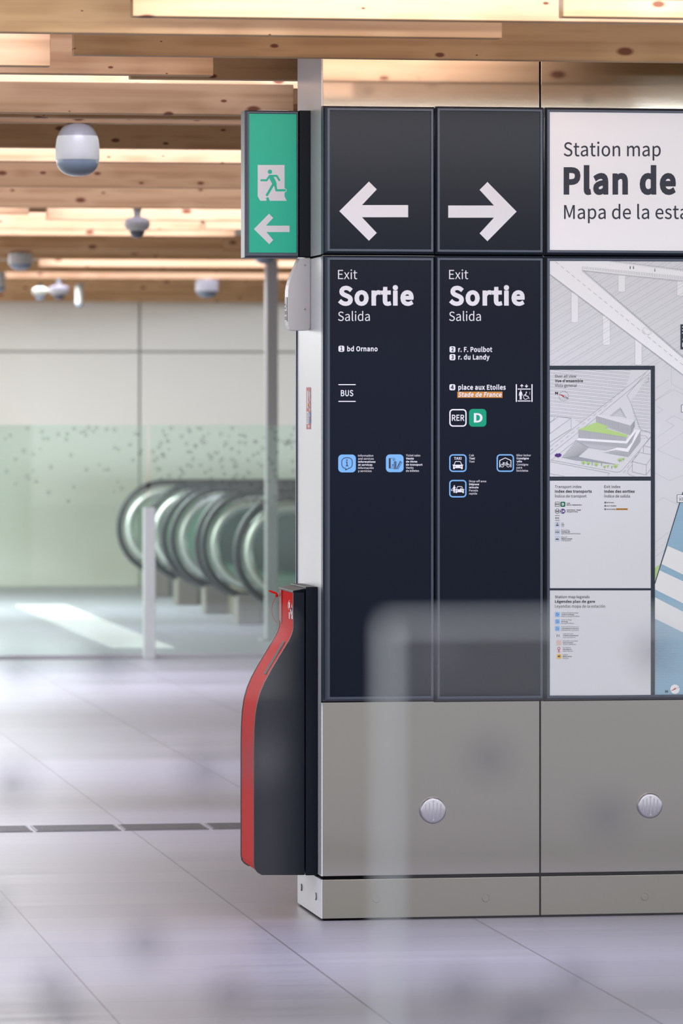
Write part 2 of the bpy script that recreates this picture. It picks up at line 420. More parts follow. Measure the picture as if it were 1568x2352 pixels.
# outlines of the letters, in thousandths of the cap height
GLYPH_DATA = r"""
A829|5,0 132,0 229,306 595,306 690,0 824,0 484,1000 344,1000;261,405 310,559 336,643 361,727 385,811 409,898 415,898 439,812 464,727 489,644 516,559 563,405
B896|138,0 456,0 609,18 729,73 807,165 835,293 820,385 778,455 713,504 632,532 632,539 694,571 740,621 768,684 778,756 752,868 681,944 573,987 434,1000 138,1000;263,576 263,900 417,900 521,892 594,864 639,814 653,739 640,671 597,619 522,587 412,576;263,101 263,477 438,477 555,467 640,434 693,378 711,297 692,210 639,149 553,113 438,101
C870|514,-18 606,-8 687,20 758,65 821,126 752,206 702,158 648,123 587,100 520,93 391,121 293,203 230,333 209,503 231,672 296,799 395,879 524,907 585,900 638,881 686,851 729,813 797,895 747,941 684,980 609,1008 523,1018 346,982 206,880 113,717 79,499 112,282 203,119 341,17
D939|138,0 393,0 593,34 739,133 828,291 858,503 828,716 738,871 590,967 387,1000 138,1000;263,104 263,898 377,898 531,872 641,796 707,672 729,503 707,334 641,209 531,131 377,104
E804|138,0 729,0 729,108 263,108 263,472 643,472 643,580 263,580 263,894 714,894 714,1000 138,1000
F753|138,0 263,0 263,449 645,449 645,555 263,555 263,894 714,894 714,1000 138,1000
G940|531,-18 626,-9 711,15 783,52 839,98 839,518 510,518 510,413 723,413 723,151 675,120 612,100 543,93 400,121 296,203 231,333 209,503 232,672 299,799 404,879 542,907 610,900 668,880 716,850 757,813 825,895 776,939 712,979 633,1007 538,1018 354,982 209,880 114,717 79,499 113,282 206,119 349,17
H993|138,0 263,0 263,472 730,472 730,0 857,0 857,1000 730,1000 730,581 263,581 263,1000 138,1000
I400|138,0 263,0 263,1000 138,1000
J730|323,-18 449,7 534,73 583,172 599,293 599,1000 472,1000 472,306 462,208 432,142 382,105 311,93 260,99 214,119 174,154 138,206 48,141 98,72 160,23 235,-8
K881|138,0 263,0 263,317 435,521 735,0 876,0 514,621 828,1000 685,1000 266,498 263,498 263,1000 138,1000
L741|138,0 701,0 701,108 263,108 263,1000 138,1000
M1108|138,0 251,0 251,554 250,624 246,701 241,778 235,849 240,849 321,621 510,101 595,101 783,621 864,849 869,849 864,778 858,701 854,624 853,554 853,0 970,0 970,1000 819,1000 628,465 611,414 594,361 577,309 558,256 553,256 535,309 517,361 499,414 480,465 289,1000 138,1000
N986|138,0 256,0 256,525 255,604 251,683 246,761 241,838 247,838 355,632 719,0 849,0 849,1000 729,1000 729,480 730,401 734,320 740,241 746,164 739,164 632,370 266,1000 138,1000
O1012|506,-18 679,19 814,123 902,287 933,503 902,719 814,881 679,982 506,1018 334,982 198,881 111,719 79,503 111,287 198,123 334,19;506,93 384,122 290,204 230,334 209,503 230,672 290,799 384,879 506,907 629,879 722,799 782,672 804,503 782,334 722,204 629,122
P864|138,0 263,0 263,398 428,398 579,417 695,473 770,569 797,707 770,845 694,935 576,985 423,1000 138,1000;263,501 263,898 407,898 522,888 605,857 655,798 671,707 655,614 608,550 527,513 412,501
Q1012|506,87 384,116 290,200 230,331 209,503 230,672 290,799 384,879 506,907 629,879 722,799 782,672 804,503 782,331 722,200 629,116;812,-251 869,-248 918,-240 955,-228 930,-131 902,-138 867,-144 825,-146 748,-138 679,-112 622,-71 580,-12 724,43 836,151 908,307 933,503 902,719 814,881 679,982 506,1018 334,982 198,881 111,719 79,503 106,303 180,146 296,39 445,-14 500,-108 580,-183 685,-233
R866|263,525 263,898 431,898 535,888 611,858 658,803 674,720 658,635 611,574 535,537 431,525;686,0 828,0 574,438 667,474 738,533 783,615 799,720 773,852 701,938 591,985 450,1000 138,1000 138,0 263,0 263,424 443,424
S813|415,-18 556,4 663,65 731,155 754,266 739,363 695,437 630,491 548,533 407,595 348,621 294,654 255,700 240,763 253,823 291,868 350,897 427,907 493,901 553,882 606,853 655,814 720,895 662,945 592,983 513,1009 427,1018 301,998 201,943 136,859 112,753 131,657 179,585 244,533 315,497 458,434 525,403 578,367 613,321 626,255 612,189 571,138 505,105 416,93 339,102 266,127 199,166 141,217 65,130 136,69 219,22 312,-7
T817|345,0 472,0 472,894 775,894 775,1000 42,1000 42,894 345,894
U984|492,-18 634,4 748,77 824,210 851,412 851,1000 730,1000 730,409 711,259 661,161 585,108 492,93 401,108 327,161 277,259 259,409 259,1000 134,1000 134,412 161,210 236,77 350,4
V784|321,0 467,0 784,1000 656,1000 495,458 471,374 448,293 425,213 398,128 393,128 367,213 343,293 320,374 296,458 134,1000 1,1000
W1198|247,0 397,0 546,603 558,661 571,718 584,774 596,831 602,831 614,774 626,718 638,661 651,603 802,0 955,0 1161,1000 1041,1000 933,456 920,375 906,294 892,213 879,131 870,131 852,213 835,294 817,375 799,456 660,1000 544,1000 407,456 388,375 370,294 352,213 336,131 330,131 315,213 300,294 285,375 270,456 165,1000 35,1000
X782|23,0 157,0 300,270 326,321 353,374 381,432 386,432 417,374 446,321 472,270 621,0 760,0 467,510 739,1000 607,1000 473,745 450,699 428,652 402,598 397,598 368,652 343,699 318,745 181,1000 42,1000 315,517
Y724|299,0 424,0 424,387 726,1000 595,1000 467,718 443,663 418,608 392,554 366,498 360,498 334,554 310,608 286,663 262,718 132,1000 -1,1000 299,387
Z823|68,0 759,0 759,108 224,108 752,925 752,1000 116,1000 116,894 596,894 68,76
a768|296,-18 363,-9 427,13 486,47 542,89 546,89 557,0 659,0 659,456 644,581 599,677 519,738 402,760 316,751 237,728 169,697 112,663 160,577 207,606 261,631 319,649 382,656 457,640 504,599 528,539 535,469 331,434 189,378 107,299 80,192 97,103 142,37 210,-4;332,83 265,95 218,133 201,201 218,266 274,318 377,358 535,386 535,180 482,138 433,108 383,89
b843|452,-18 573,9 676,87 747,212 774,382 754,538 698,657 605,733 479,760 417,752 357,730 299,697 246,656 251,789 251,1086 126,1086 126,0 225,0 236,76 241,76 292,37 345,7 399,-11;431,87 391,91 347,104 299,128 251,164 251,554 302,597 352,629 401,648 447,655 538,635 599,580 633,493 644,381 628,258 584,165 516,107
c696|417,-18 483,-11 546,7 604,36 658,75 603,160 552,122 494,96 428,86 335,106 263,164 216,253 199,370 217,486 265,576 339,634 432,655 487,647 536,624 580,591 643,673 601,706 552,734 494,753 427,760 291,734 177,657 100,535 71,370 97,206 171,84 280,8
d846|378,-18 442,-9 502,13 556,47 603,87 607,87 618,0 720,0 720,1086 595,1086 595,801 602,674 554,710 505,737 453,754 393,760 271,733 169,655 99,532 72,370 94,205 156,83 252,8;405,87 319,107 254,162 214,251 201,371 217,487 263,576 331,634 415,655 460,651 505,637 549,613 595,577 595,188 549,144 503,112 455,93
e756|426,-18 497,-12 560,4 617,28 668,57 625,141 568,109 507,89 439,82 343,100 267,152 216,234 194,341 693,341 696,362 698,386 698,412 679,556 622,665 529,735 402,760 279,733 173,655 99,533 71,370 99,206 174,84 287,8;192,430 217,528 265,600 330,645 405,660 483,645 541,601 577,529 589,430
f443|45,640 146,640 146,0 270,0 270,640 427,640 427,741 270,741 270,858 282,938 316,987 375,1004 402,1002 430,995 458,984 486,1080 449,1093 407,1101 362,1104 266,1087 198,1038 159,961 146,859 146,741 45,734
g769|375,-341 530,-320 649,-264 724,-183 750,-85 734,-5 685,49 605,81 492,91 347,91 269,102 228,130 217,172 223,208 240,236 265,261 300,247 337,238 374,235 481,253 567,304 624,385 645,492 638,553 617,605 585,645 737,645 737,741 479,741 449,751 414,757 374,760 268,741 180,688 119,605 97,495 105,432 127,377 158,331 194,296 194,291 155,256 124,210 112,153 121,100 144,60 179,31 179,25 132,-10 98,-51 77,-96 70,-143 92,-228 155,-290 251,-328;374,319 314,332 264,367 230,422 217,495 229,568 263,623 313,657 374,668 436,657 486,623 520,568 532,495 519,422 485,367 435,332;393,-255 302,-246 235,-220 193,-179 179,-126 186,-83 211,-40 254,0 287,-6 320,-10 349,-11 477,-11 560,-20 610,-50 628,-105 611,-161 564,-209 490,-242
h828|126,0 251,0 251,538 303,587 351,622 400,644 453,651 516,639 560,604 585,543 593,453 593,0 718,0 718,469 704,594 663,685 592,741 491,760 420,750 356,723 299,684 246,636 251,789 251,1086 126,1086
i375|126,0 251,0 251,741 126,741;188,894 232,904 261,933 271,977 261,1019 232,1047 188,1057 145,1047 117,1019 106,977 117,933 145,904
j375|48,-330 142,-313 205,-264 240,-187 251,-85 251,741 127,741 127,-85 120,-162 92,-213 35,-231 10,-229 -14,-223 -35,-217 -60,-311 -30,-321 6,-328;188,894 231,904 261,933 271,977 261,1019 231,1047 188,1057 145,1047 116,1019 105,977 116,933 145,904
k753|126,0 248,0 248,195 387,357 604,0 739,0 460,442 707,741 568,741 254,351 248,351 248,1086 126,1086
l387|256,-18 286,-16 310,-12 329,-7 311,89 300,87 292,86 285,86 268,91 256,108 251,139 251,1086 126,1086 126,147 133,77 156,25 197,-7
m1263|126,0 251,0 251,538 300,587 348,623 393,644 437,651 498,639 541,604 566,543 574,453 574,0 698,0 698,538 749,587 797,623 842,644 885,651 947,639 990,604 1015,543 1023,453 1023,0 1147,0 1147,469 1134,594 1092,685 1022,741 924,760 858,749 796,720 736,675 678,618 650,677 607,722 549,750 473,760 409,750 349,723 294,683 243,633 240,633 228,741 126,741
n832|126,0 251,0 251,538 303,587 351,622 400,644 453,651 516,639 560,604 585,543 593,453 593,0 718,0 718,469 704,594 663,685 592,741 491,760 420,750 355,723 297,683 243,633 240,633 228,741 126,741
o827|413,-18 543,8 653,84 728,206 756,370 728,535 653,657 543,734 413,760 283,734 174,657 99,535 71,370 99,206 174,84 283,8;413,86 326,106 258,164 215,253 199,370 215,486 258,576 326,634 413,655 501,634 569,576 613,486 629,370 613,253 569,164 501,106
p846|126,-312 251,-312 251,-61 247,68 298,31 349,4 401,-12 452,-18 573,9 676,87 747,212 774,382 754,538 698,657 605,733 479,760 415,751 354,728 296,695 243,655 240,655 228,741 126,741;431,87 391,91 347,104 300,128 251,164 251,554 303,597 353,629 401,648 447,655 538,635 599,580 633,493 644,381 628,258 584,165 516,107
q846|595,-312 720,-312 720,741 621,741 608,671 606,671 557,709 508,737 454,754 393,760 271,733 169,655 99,532 72,370 94,205 156,83 252,8 378,-18 441,-10 499,12 553,45 602,86 595,-49;405,87 319,107 254,162 214,251 201,371 217,487 263,576 331,634 415,655 460,651 505,637 549,613 595,577 595,188 549,144 503,112 455,93
r529|126,0 251,0 251,476 292,556 339,609 389,639 437,648 464,647 486,643 509,636 532,744 509,753 483,758 453,760 393,749 337,718 286,670 243,606 240,606 228,741 126,741
s638|319,-18 435,0 519,47 571,117 588,202 568,291 516,352 444,394 363,427 303,451 252,477 217,510 203,555 218,609 264,648 341,663 402,654 457,631 509,598 569,675 522,708 468,735 406,753 340,760 231,744 151,699 102,632 85,550 104,468 153,409 223,367 300,336 361,312 415,282 454,244 469,195 453,137 405,95 323,79 261,86 205,104 153,132 104,168 44,85 101,44 168,11 242,-10
t514|357,-18 404,-14 451,-4 495,10 471,104 444,94 415,86 386,83 318,100 282,148 271,225 271,640 473,640 473,741 271,741 271,950 168,950 154,741 37,734 37,640 147,640 147,229 158,128 194,50 258,0
u828|342,-18 413,-8 476,19 533,61 587,116 591,116 600,0 704,0 704,741 580,741 580,216 529,159 482,120 433,97 379,90 316,101 273,137 248,198 240,286 240,741 115,741 115,271 128,146 170,56 241,1
v711|285,0 431,0 693,741 570,741 430,319 413,265 396,210 378,155 362,101 355,101 338,155 321,210 304,265 286,319 147,741 18,741
w1094|243,0 387,0 492,397 506,450 519,503 531,557 543,613 550,613 562,557 575,504 587,452 600,400 707,0 858,0 1059,741 939,741 831,312 819,260 808,208 797,157 786,106 779,106 766,157 753,208 740,260 727,312 611,741 490,741 374,312 361,260 348,208 336,157 325,106 318,106 307,157 296,208 285,260 274,312 164,741 37,741
x679|20,0 151,0 251,173 276,218 301,262 326,306 333,306 361,262 388,218 413,173 523,0 659,0 415,374 640,741 510,741 419,578 396,537 375,496 353,454 347,454 322,496 297,537 274,578 175,741 40,741 265,386
y711|138,-319 236,-299 312,-245 370,-164 415,-63 693,741 572,741 438,330 378,120 371,120 352,173 333,227 315,279 297,330 147,741 18,741 315,-1 299,-57 271,-121 235,-171 189,-205 132,-217 112,-215 92,-210 75,-205 50,-304 76,-312 105,-317
z648|48,0 608,0 608,101 205,101 596,674 596,741 90,741 90,640 438,640 48,67
0757|379,-18 508,15 606,112 668,275 690,503 668,730 606,891 508,986 379,1018 250,986 152,891 90,730 68,503 90,275 152,112 250,15;379,83 302,108 241,183 202,314 188,503 202,692 241,821 302,896 379,920 457,896 517,821 556,692 570,503 556,314 517,183 457,108
1757|120,0 668,0 668,104 468,104 468,1000 372,1000 329,978 282,959 227,943 165,929 165,850 344,850 344,104 120,104
2757|60,0 689,0 689,108 412,108 359,106 303,103 248,98 409,262 533,420 613,573 641,724 621,845 562,938 470,997 349,1018 261,1007 185,978 117,932 55,872 127,801 171,847 221,884 275,908 334,917 415,902 473,861 507,798 518,719 491,584 407,435 264,266 60,74
3757|359,-18 485,2 587,58 656,147 681,267 664,361 619,435 552,489 469,521 469,528 542,564 598,616 634,685 647,768 625,874 564,952 472,1001 355,1018 273,1009 201,984 135,946 76,899 143,820 189,859 238,890 292,910 351,917 421,905 475,873 508,824 520,759 506,683 459,623 374,582 243,568 243,472 389,458 485,417 538,354 554,271 539,194 497,136 433,99 351,86 273,95 207,121 151,157 104,201 40,120 95,68 165,24 253,-6
4757|464,0 581,0 581,276 715,276 715,375 581,375 581,1000 443,1000 27,357 27,276 464,276;464,375 157,375 385,716 413,766 440,815 465,864 471,864 468,805 465,740 464,682
5757|357,-18 479,5 584,72 657,179 685,325 661,468 596,567 500,625 383,644 328,639 279,626 233,604 259,894 636,894 636,1000 150,1000 117,533 184,491 238,523 290,543 351,550 436,534 501,490 543,418 558,322 541,224 496,149 428,102 345,86 266,95 200,120 145,155 100,196 37,115 94,66 164,23 251,-6
6757|411,-18 521,6 613,72 675,174 698,307 679,445 623,543 535,601 420,621 361,613 301,589 244,551 194,501 217,696 273,824 353,894 452,915 511,906 565,879 610,839 681,915 635,957 581,989 519,1010 446,1018 307,988 189,894 107,727 76,477 102,261 172,106 278,13;196,401 247,460 300,499 351,521 400,528 479,512 535,468 569,398 580,307 567,214 531,143 477,97 411,80 326,101 262,163 218,264
7757|270,0 400,0 419,268 465,497 551,709 693,925 693,1000 67,1000 67,894 553,894 428,692 344,487 294,261
8757|382,-18 510,2 608,57 672,139 694,240 680,332 643,405 590,460 527,503 527,510 572,553 615,609 647,676 659,752 640,858 586,941 500,996 385,1015 276,997 189,945 131,865 111,761 121,688 151,626 194,573 246,531 246,525 178,480 120,418 78,341 63,248 87,142 153,57 254,2;450,543 365,580 292,625 242,684 224,761 236,827 269,878 319,911 383,922 455,909 508,871 541,815 553,745 546,691 526,639 494,589;383,75 300,89 233,127 189,186 173,259 183,328 212,389 256,442 311,486 412,443 497,394 554,331 576,244 562,176 523,122 462,87
9757|321,-18 456,13 572,111 653,284 683,543 658,751 587,900 480,988 347,1018 236,994 145,929 83,826 60,693 80,557 135,459 222,399 336,379 398,388 459,412 516,451 566,501 541,305 486,177 408,107 317,86 253,95 196,121 147,162 79,85 125,44 180,11 245,-10;565,606 513,545 460,503 407,479 356,472 278,488 222,532 189,602 177,693 190,787 226,859 280,905 348,921 433,901 499,841 543,742
.379|190,-18 235,-6 267,27 280,76 267,127 235,160 190,172 144,160 112,127 100,76 112,27 144,-6
/535|15,-244 106,-244 514,1083 424,1083
-473|63,334 412,334 412,430 63,430
'379|150,659 228,659 251,913 254,1052 123,1052 126,913
é756|426,-18 497,-12 560,4 617,28 668,57 625,141 568,109 507,89 439,82 343,100 267,152 216,234 194,341 693,341 696,362 698,386 698,412 679,556 622,665 529,735 402,760 279,733 173,655 99,533 71,370 99,206 174,84 287,8;192,430 217,528 265,600 330,645 405,660 483,645 541,601 577,529 589,430;381,873 618,1108 532,1190 317,936
í375|126,0 251,0 251,741 126,741;168,873 407,1108 318,1190 102,936
ó827|413,-18 543,8 653,84 728,206 756,370 728,535 653,657 543,734 413,760 283,734 174,657 99,535 71,370 99,206 174,84 283,8;413,86 326,106 258,164 215,253 199,370 215,486 258,576 326,634 413,655 501,634 569,576 613,486 629,370 613,253 569,164 501,106;390,873 630,1108 543,1190 326,936
É804|138,0 729,0 729,108 263,108 263,472 643,472 643,580 263,580 263,894 714,894 714,1000 138,1000;416,1063 647,1237 576,1323 360,1126
Í400|138,0 263,0 263,1000 138,1000;175,1063 405,1237 336,1323 120,1126
ê756|426,-18 497,-12 560,4 617,28 668,57 625,141 568,109 507,89 439,82 343,100 267,152 216,234 194,341 693,341 696,362 698,386 698,412 679,556 622,665 529,735 402,760 279,733 173,655 99,533 71,370 99,206 174,84 287,8;192,430 217,528 265,600 330,645 405,660 483,645 541,601 577,529 589,430;166,915 220,866 398,1038 405,1038 584,866 638,915 464,1128 340,1128
á768|296,-18 363,-9 427,13 486,47 542,89 546,89 557,0 659,0 659,456 644,581 599,677 519,738 402,760 316,751 237,728 169,697 112,663 160,577 207,606 261,631 319,649 382,656 457,640 504,599 528,539 535,469 331,434 189,378 107,299 80,192 97,103 142,37 210,-4;332,83 265,95 218,133 201,201 218,266 274,318 377,358 535,386 535,180 482,138 433,108 383,89;385,873 623,1108 538,1190 322,936
ñ832|126,0 251,0 251,538 303,587 351,622 400,644 453,651 516,639 560,604 585,543 593,453 593,0 718,0 718,469 704,594 663,685 592,741 491,760 420,750 355,723 297,683 243,633 240,633 228,741 126,741;559,880 627,896 674,939 702,1005 714,1086 629,1090 619,1028 596,987 559,971 509,991 462,1035 409,1078 340,1098 271,1083 224,1040 196,974 186,892 270,887 279,951 302,993 340,1008 389,988 436,944 490,900
 305|
"""
# ------------------------------------------------------------------ lettering
GLYPHS = {}
for ln in GLYPH_DATA.strip('\n').split('\n'):
    adv, cs = ln[1:].split('|')
    GLYPHS[ln[0]] = (int(adv), [[tuple(int(v) for v in p.split(',')) for p in c.split(' ')] for c in cs.split(';')] if cs else [])


def fatten(c, off):
    """Strips that widen a closed outline outwards by off (outer outlines run counter-clockwise, holes clockwise)."""
    n = len(c)
    out = []
    nr = []
    for i in range(n):
        p, q = c[i], c[(i + 1) % n]
        l = math.hypot(q[0] - p[0], q[1] - p[1])
        nr.append(((q[1] - p[1]) / l, (p[0] - q[0]) / l))
    for i in range(n):
        p, q = c[i], c[(i + 1) % n]
        m, k = nr[i], nr[(i + 1) % n]
        out.append([p, (p[0] + m[0] * off, p[1] + m[1] * off), (q[0] + m[0] * off, q[1] + m[1] * off), q])
        if m[0] * k[1] - m[1] * k[0] > 1e-4:
            t = off / max(1 + m[0] * k[0] + m[1] * k[1], 0.4)
            out.append([q, (q[0] + m[0] * off, q[1] + m[1] * off), (q[0] + (m[0] + k[0]) * t, q[1] + (m[1] + k[1]) * t), (q[0] + k[0] * off, q[1] + k[1] * off)])
    return out


def text_mesh(s, off):
    """Flat lettering, cap height 1: layers of (vertices, faces)."""
    cu = bpy.data.curves.new('lettering', 'CURVE')
    cu.dimensions = '2D'
    cu.fill_mode = 'FRONT'
    x = 0.0
    strips = []
    for ch in s:
        adv, cs = GLYPHS[ch]
        for c in cs:
            c = [(x + q[0] / 1000.0, q[1] / 1000.0) for q in c]
            sp = cu.splines.new('POLY')
            sp.points.add(len(c) - 1)
            for p, q in zip(sp.points, c):
                p.co = (q[0], q[1], 0, 1)
            sp.use_cyclic_u = True
            if off:
                strips += fatten(c, off)
        x += adv / 1000.0 + off * 1.5
    ob = bpy.data.objects.new('lettering', cu)
    COL.objects.link(ob)
    dg = bpy.context.evaluated_depsgraph_get()
    me = ob.evaluated_get(dg).to_mesh()
    layers = [([(v.co.x, v.co.y) for v in me.vertices], [tuple(p.vertices) for p in me.polygons])]
    bpy.data.objects.remove(ob)
    bpy.data.curves.remove(cu)
    return layers + [(q, [tuple(range(len(q)))]) for q in strips]


class Ink:
    """Print on a flat face. `place` turns a pixel of the photograph into a point of that face."""
    def __init__(self, place, out=(0, -1, 0)):
        self.place = place
        self.out = Vector(out)
        self.n = 0
        self.v, self.f = [], []
        self.clip = None

    def _add(self, pts, faces):
        n = len(self.v)
        lift = self.out * (0.000012 * (self.n % 23))       # overlapping strokes must not share one plane
        self.n += 1
        self.v += [self.place(x, y) + lift for x, y in pts]
        self.f += [tuple(i + n for i in f) for f in faces]
        return self

    def poly(self, *pts):
        return self._add(pts, [tuple(range(len(pts)))])

    def rect(self, x0, y0, x1, y1):
        return self.poly((x0, y0), (x1, y0), (x1, y1), (x0, y1))

    def line(self, a, b, w=1.0):
        if self.clip:
            c = self._clip(a, b)
            if not c:
                return self
            a, b = c
        d = Vector((b[0] - a[0], b[1] - a[1]))
        if d.length < 1e-6:
            return self
        n = Vector((-d.y, d.x)).normalized() * (w / 2)
        return self.poly((a[0] + n.x, a[1] + n.y), (b[0] + n.x, b[1] + n.y), (b[0] - n.x, b[1] - n.y), (a[0] - n.x, a[1] - n.y))

    def _clip(self, a, b):
        x0, y0, x1, y1 = self.clip
        t0, t1 = 0.0, 1.0
        dx, dy = b[0] - a[0], b[1] - a[1]
        for p, q in ((-dx, a[0] - x0), (dx, x1 - a[0]), (-dy, a[1] - y0), (dy, y1 - a[1])):
            if abs(p) < 1e-9:
                if q < 0:
                    return None
                continue
            r = q / p
            if p < 0:
                t0 = max(t0, r)
            else:
                t1 = min(t1, r)
        if t0 >= t1:
            return None
        return (a[0] + dx * t0, a[1] + dy * t0), (a[0] + dx * t1, a[1] + dy * t1)

    def path(self, pts, w=1.0, closed=False, round_=False):
        pts = list(pts)
        for a, b in zip(pts, pts[1:] + ([pts[0]] if closed else [])):
            self.line(a, b, w)
        if round_:
            for p in pts:
                self.disc(p, w / 2, 14)
        return self

    def dashes(self, a, b, w, on, off):
        d = Vector((b[0] - a[0], b[1] - a[1])); L = d.length; d.normalize(); t = 0.0
        while t < L:
            e = min(t + on, L)
            self.line((a[0] + d.x * t, a[1] + d.y * t), (a[0] + d.x * e, a[1] + d.y * e), w)
            t += on + off
        return self

    def hatch(self, poly, slope, step, w, pair=0):
        """Parallel lines of that slope cut to a polygon."""
        cs = [y - slope * x for x, y in poly]
        c = min(cs) + step * 0.5
        k = 0
        while c < max(cs):
            ts = []
            n = len(poly)
            for i in range(n):
                (ax, ay), (bx, by) = poly[i], poly[(i + 1) % n]
                fa, fb = ay - slope * ax - c, by - slope * bx - c
                if (fa < 0) != (fb < 0):
                    t = fa / (fa - fb)
                    ts.append((ax + (bx - ax) * t, ay + (by - ay) * t))
            ts.sort()
            for a, b in zip(ts[::2], ts[1::2]):
                self.line(a, b, w)
            k += 1
            c += step * (pair if pair and k % 2 else 1)
        return self

    def bars(self, p0, p1, q0, q1, n, w):
        """n upright strokes between the line p0-p1 and the line q0-q1."""
        for i in range(n):
            t = (i + 0.5) / n
            a = (p0[0] + (p1[0] - p0[0]) * t, p0[1] + (p1[1] - p0[1]) * t)
            b = (q0[0] + (q1[0] - q0[0]) * t, q0[1] + (q1[1] - q0[1]) * t)
            self.line(a, b, w)
        return self

    def disc(self, c, r, n=28, ry=None):
        return self.poly(*[(c[0] + r * math.cos(2 * math.pi * i / n), c[1] + (ry or r) * math.sin(2 * math.pi * i / n)) for i in range(n)])

    def ring(self, c, r, w, n=36, a0=0.0, a1=360.0):
        a = [math.radians(a0 + (a1 - a0) * i / n) for i in range(n + 1)]
        pts = [(c[0] + (r + w / 2) * math.cos(t), c[1] + (r + w / 2) * math.sin(t)) for t in a] + \
              [(c[0] + (r - w / 2) * math.cos(t), c[1] + (r - w / 2) * math.sin(t)) for t in a]
        m = n + 1
        return self._add(pts, [(i, i + 1, i + 1 + m, i + m) for i in range(n)])

    @staticmethod
    def _round(x0, y0, x1, y1, r, n=7):
        out = []
        for cx, cy, a in ((x1 - r, y0 + r, -90), (x1 - r, y1 - r, 0), (x0 + r, y1 - r, 90), (x0 + r, y0 + r, 180)):
            for i in range(n + 1):
                t = math.radians(a + 90.0 * i / n)
                out.append((cx + r * math.cos(t), cy + r * math.sin(t)))
        return out

    def rrect(self, x0, y0, x1, y1, r):
        return self.poly(*self._round(x0, y0, x1, y1, r))

    def rframe(self, x0, y0, x1, y1, r, w):
        a = self._round(x0, y0, x1, y1, r)
        b = self._round(x0 + w, y0 + w, x1 - w, y1 - w, max(r - w, 0.1))
        n = len(a)
        return self._add(a + b, [(i, (i + 1) % n, (i + 1) % n + n, i + n) for i in range(n)])

    def text(self, s, x0, x1, base, cap, bold=0.0, slant=0.0):
        layers = text_mesh(s, bold)
        xs_ = [v[0] for vs, fs in layers for v in vs]
        lo, hi = min(xs_), max(xs_)
        kx = (x1 - x0) / (hi - lo) if x1 else cap / (1 + 2 * bold)
        ky = cap / (1 + 2 * bold)
        for vs, fs in layers:
            self._add([(x0 + (x - lo) * kx + slant * (y + bold) * ky, base - (y + bold) * ky) for x, y in vs], fs)
        return self

    def done(self, name, mat, parent):
        me = bpy.data.meshes.new(name)
        me.from_pydata([tuple(p) for p in self.v], [], self.f)
        me.update()
        return link(name, me, mat, parent)


LAYER = 0.00035


def face_ink(y, k=1):           # print on an upright face of that y, k layers of ink out
    return Ink(lambda px, py: on_y(px, py, y - LAYER * k))


def side_ink(x, k=1):           # print on an upright face of that x
    return Ink(lambda px, py: on_x(px, py, x - LAYER * k), (-1, 0, 0))
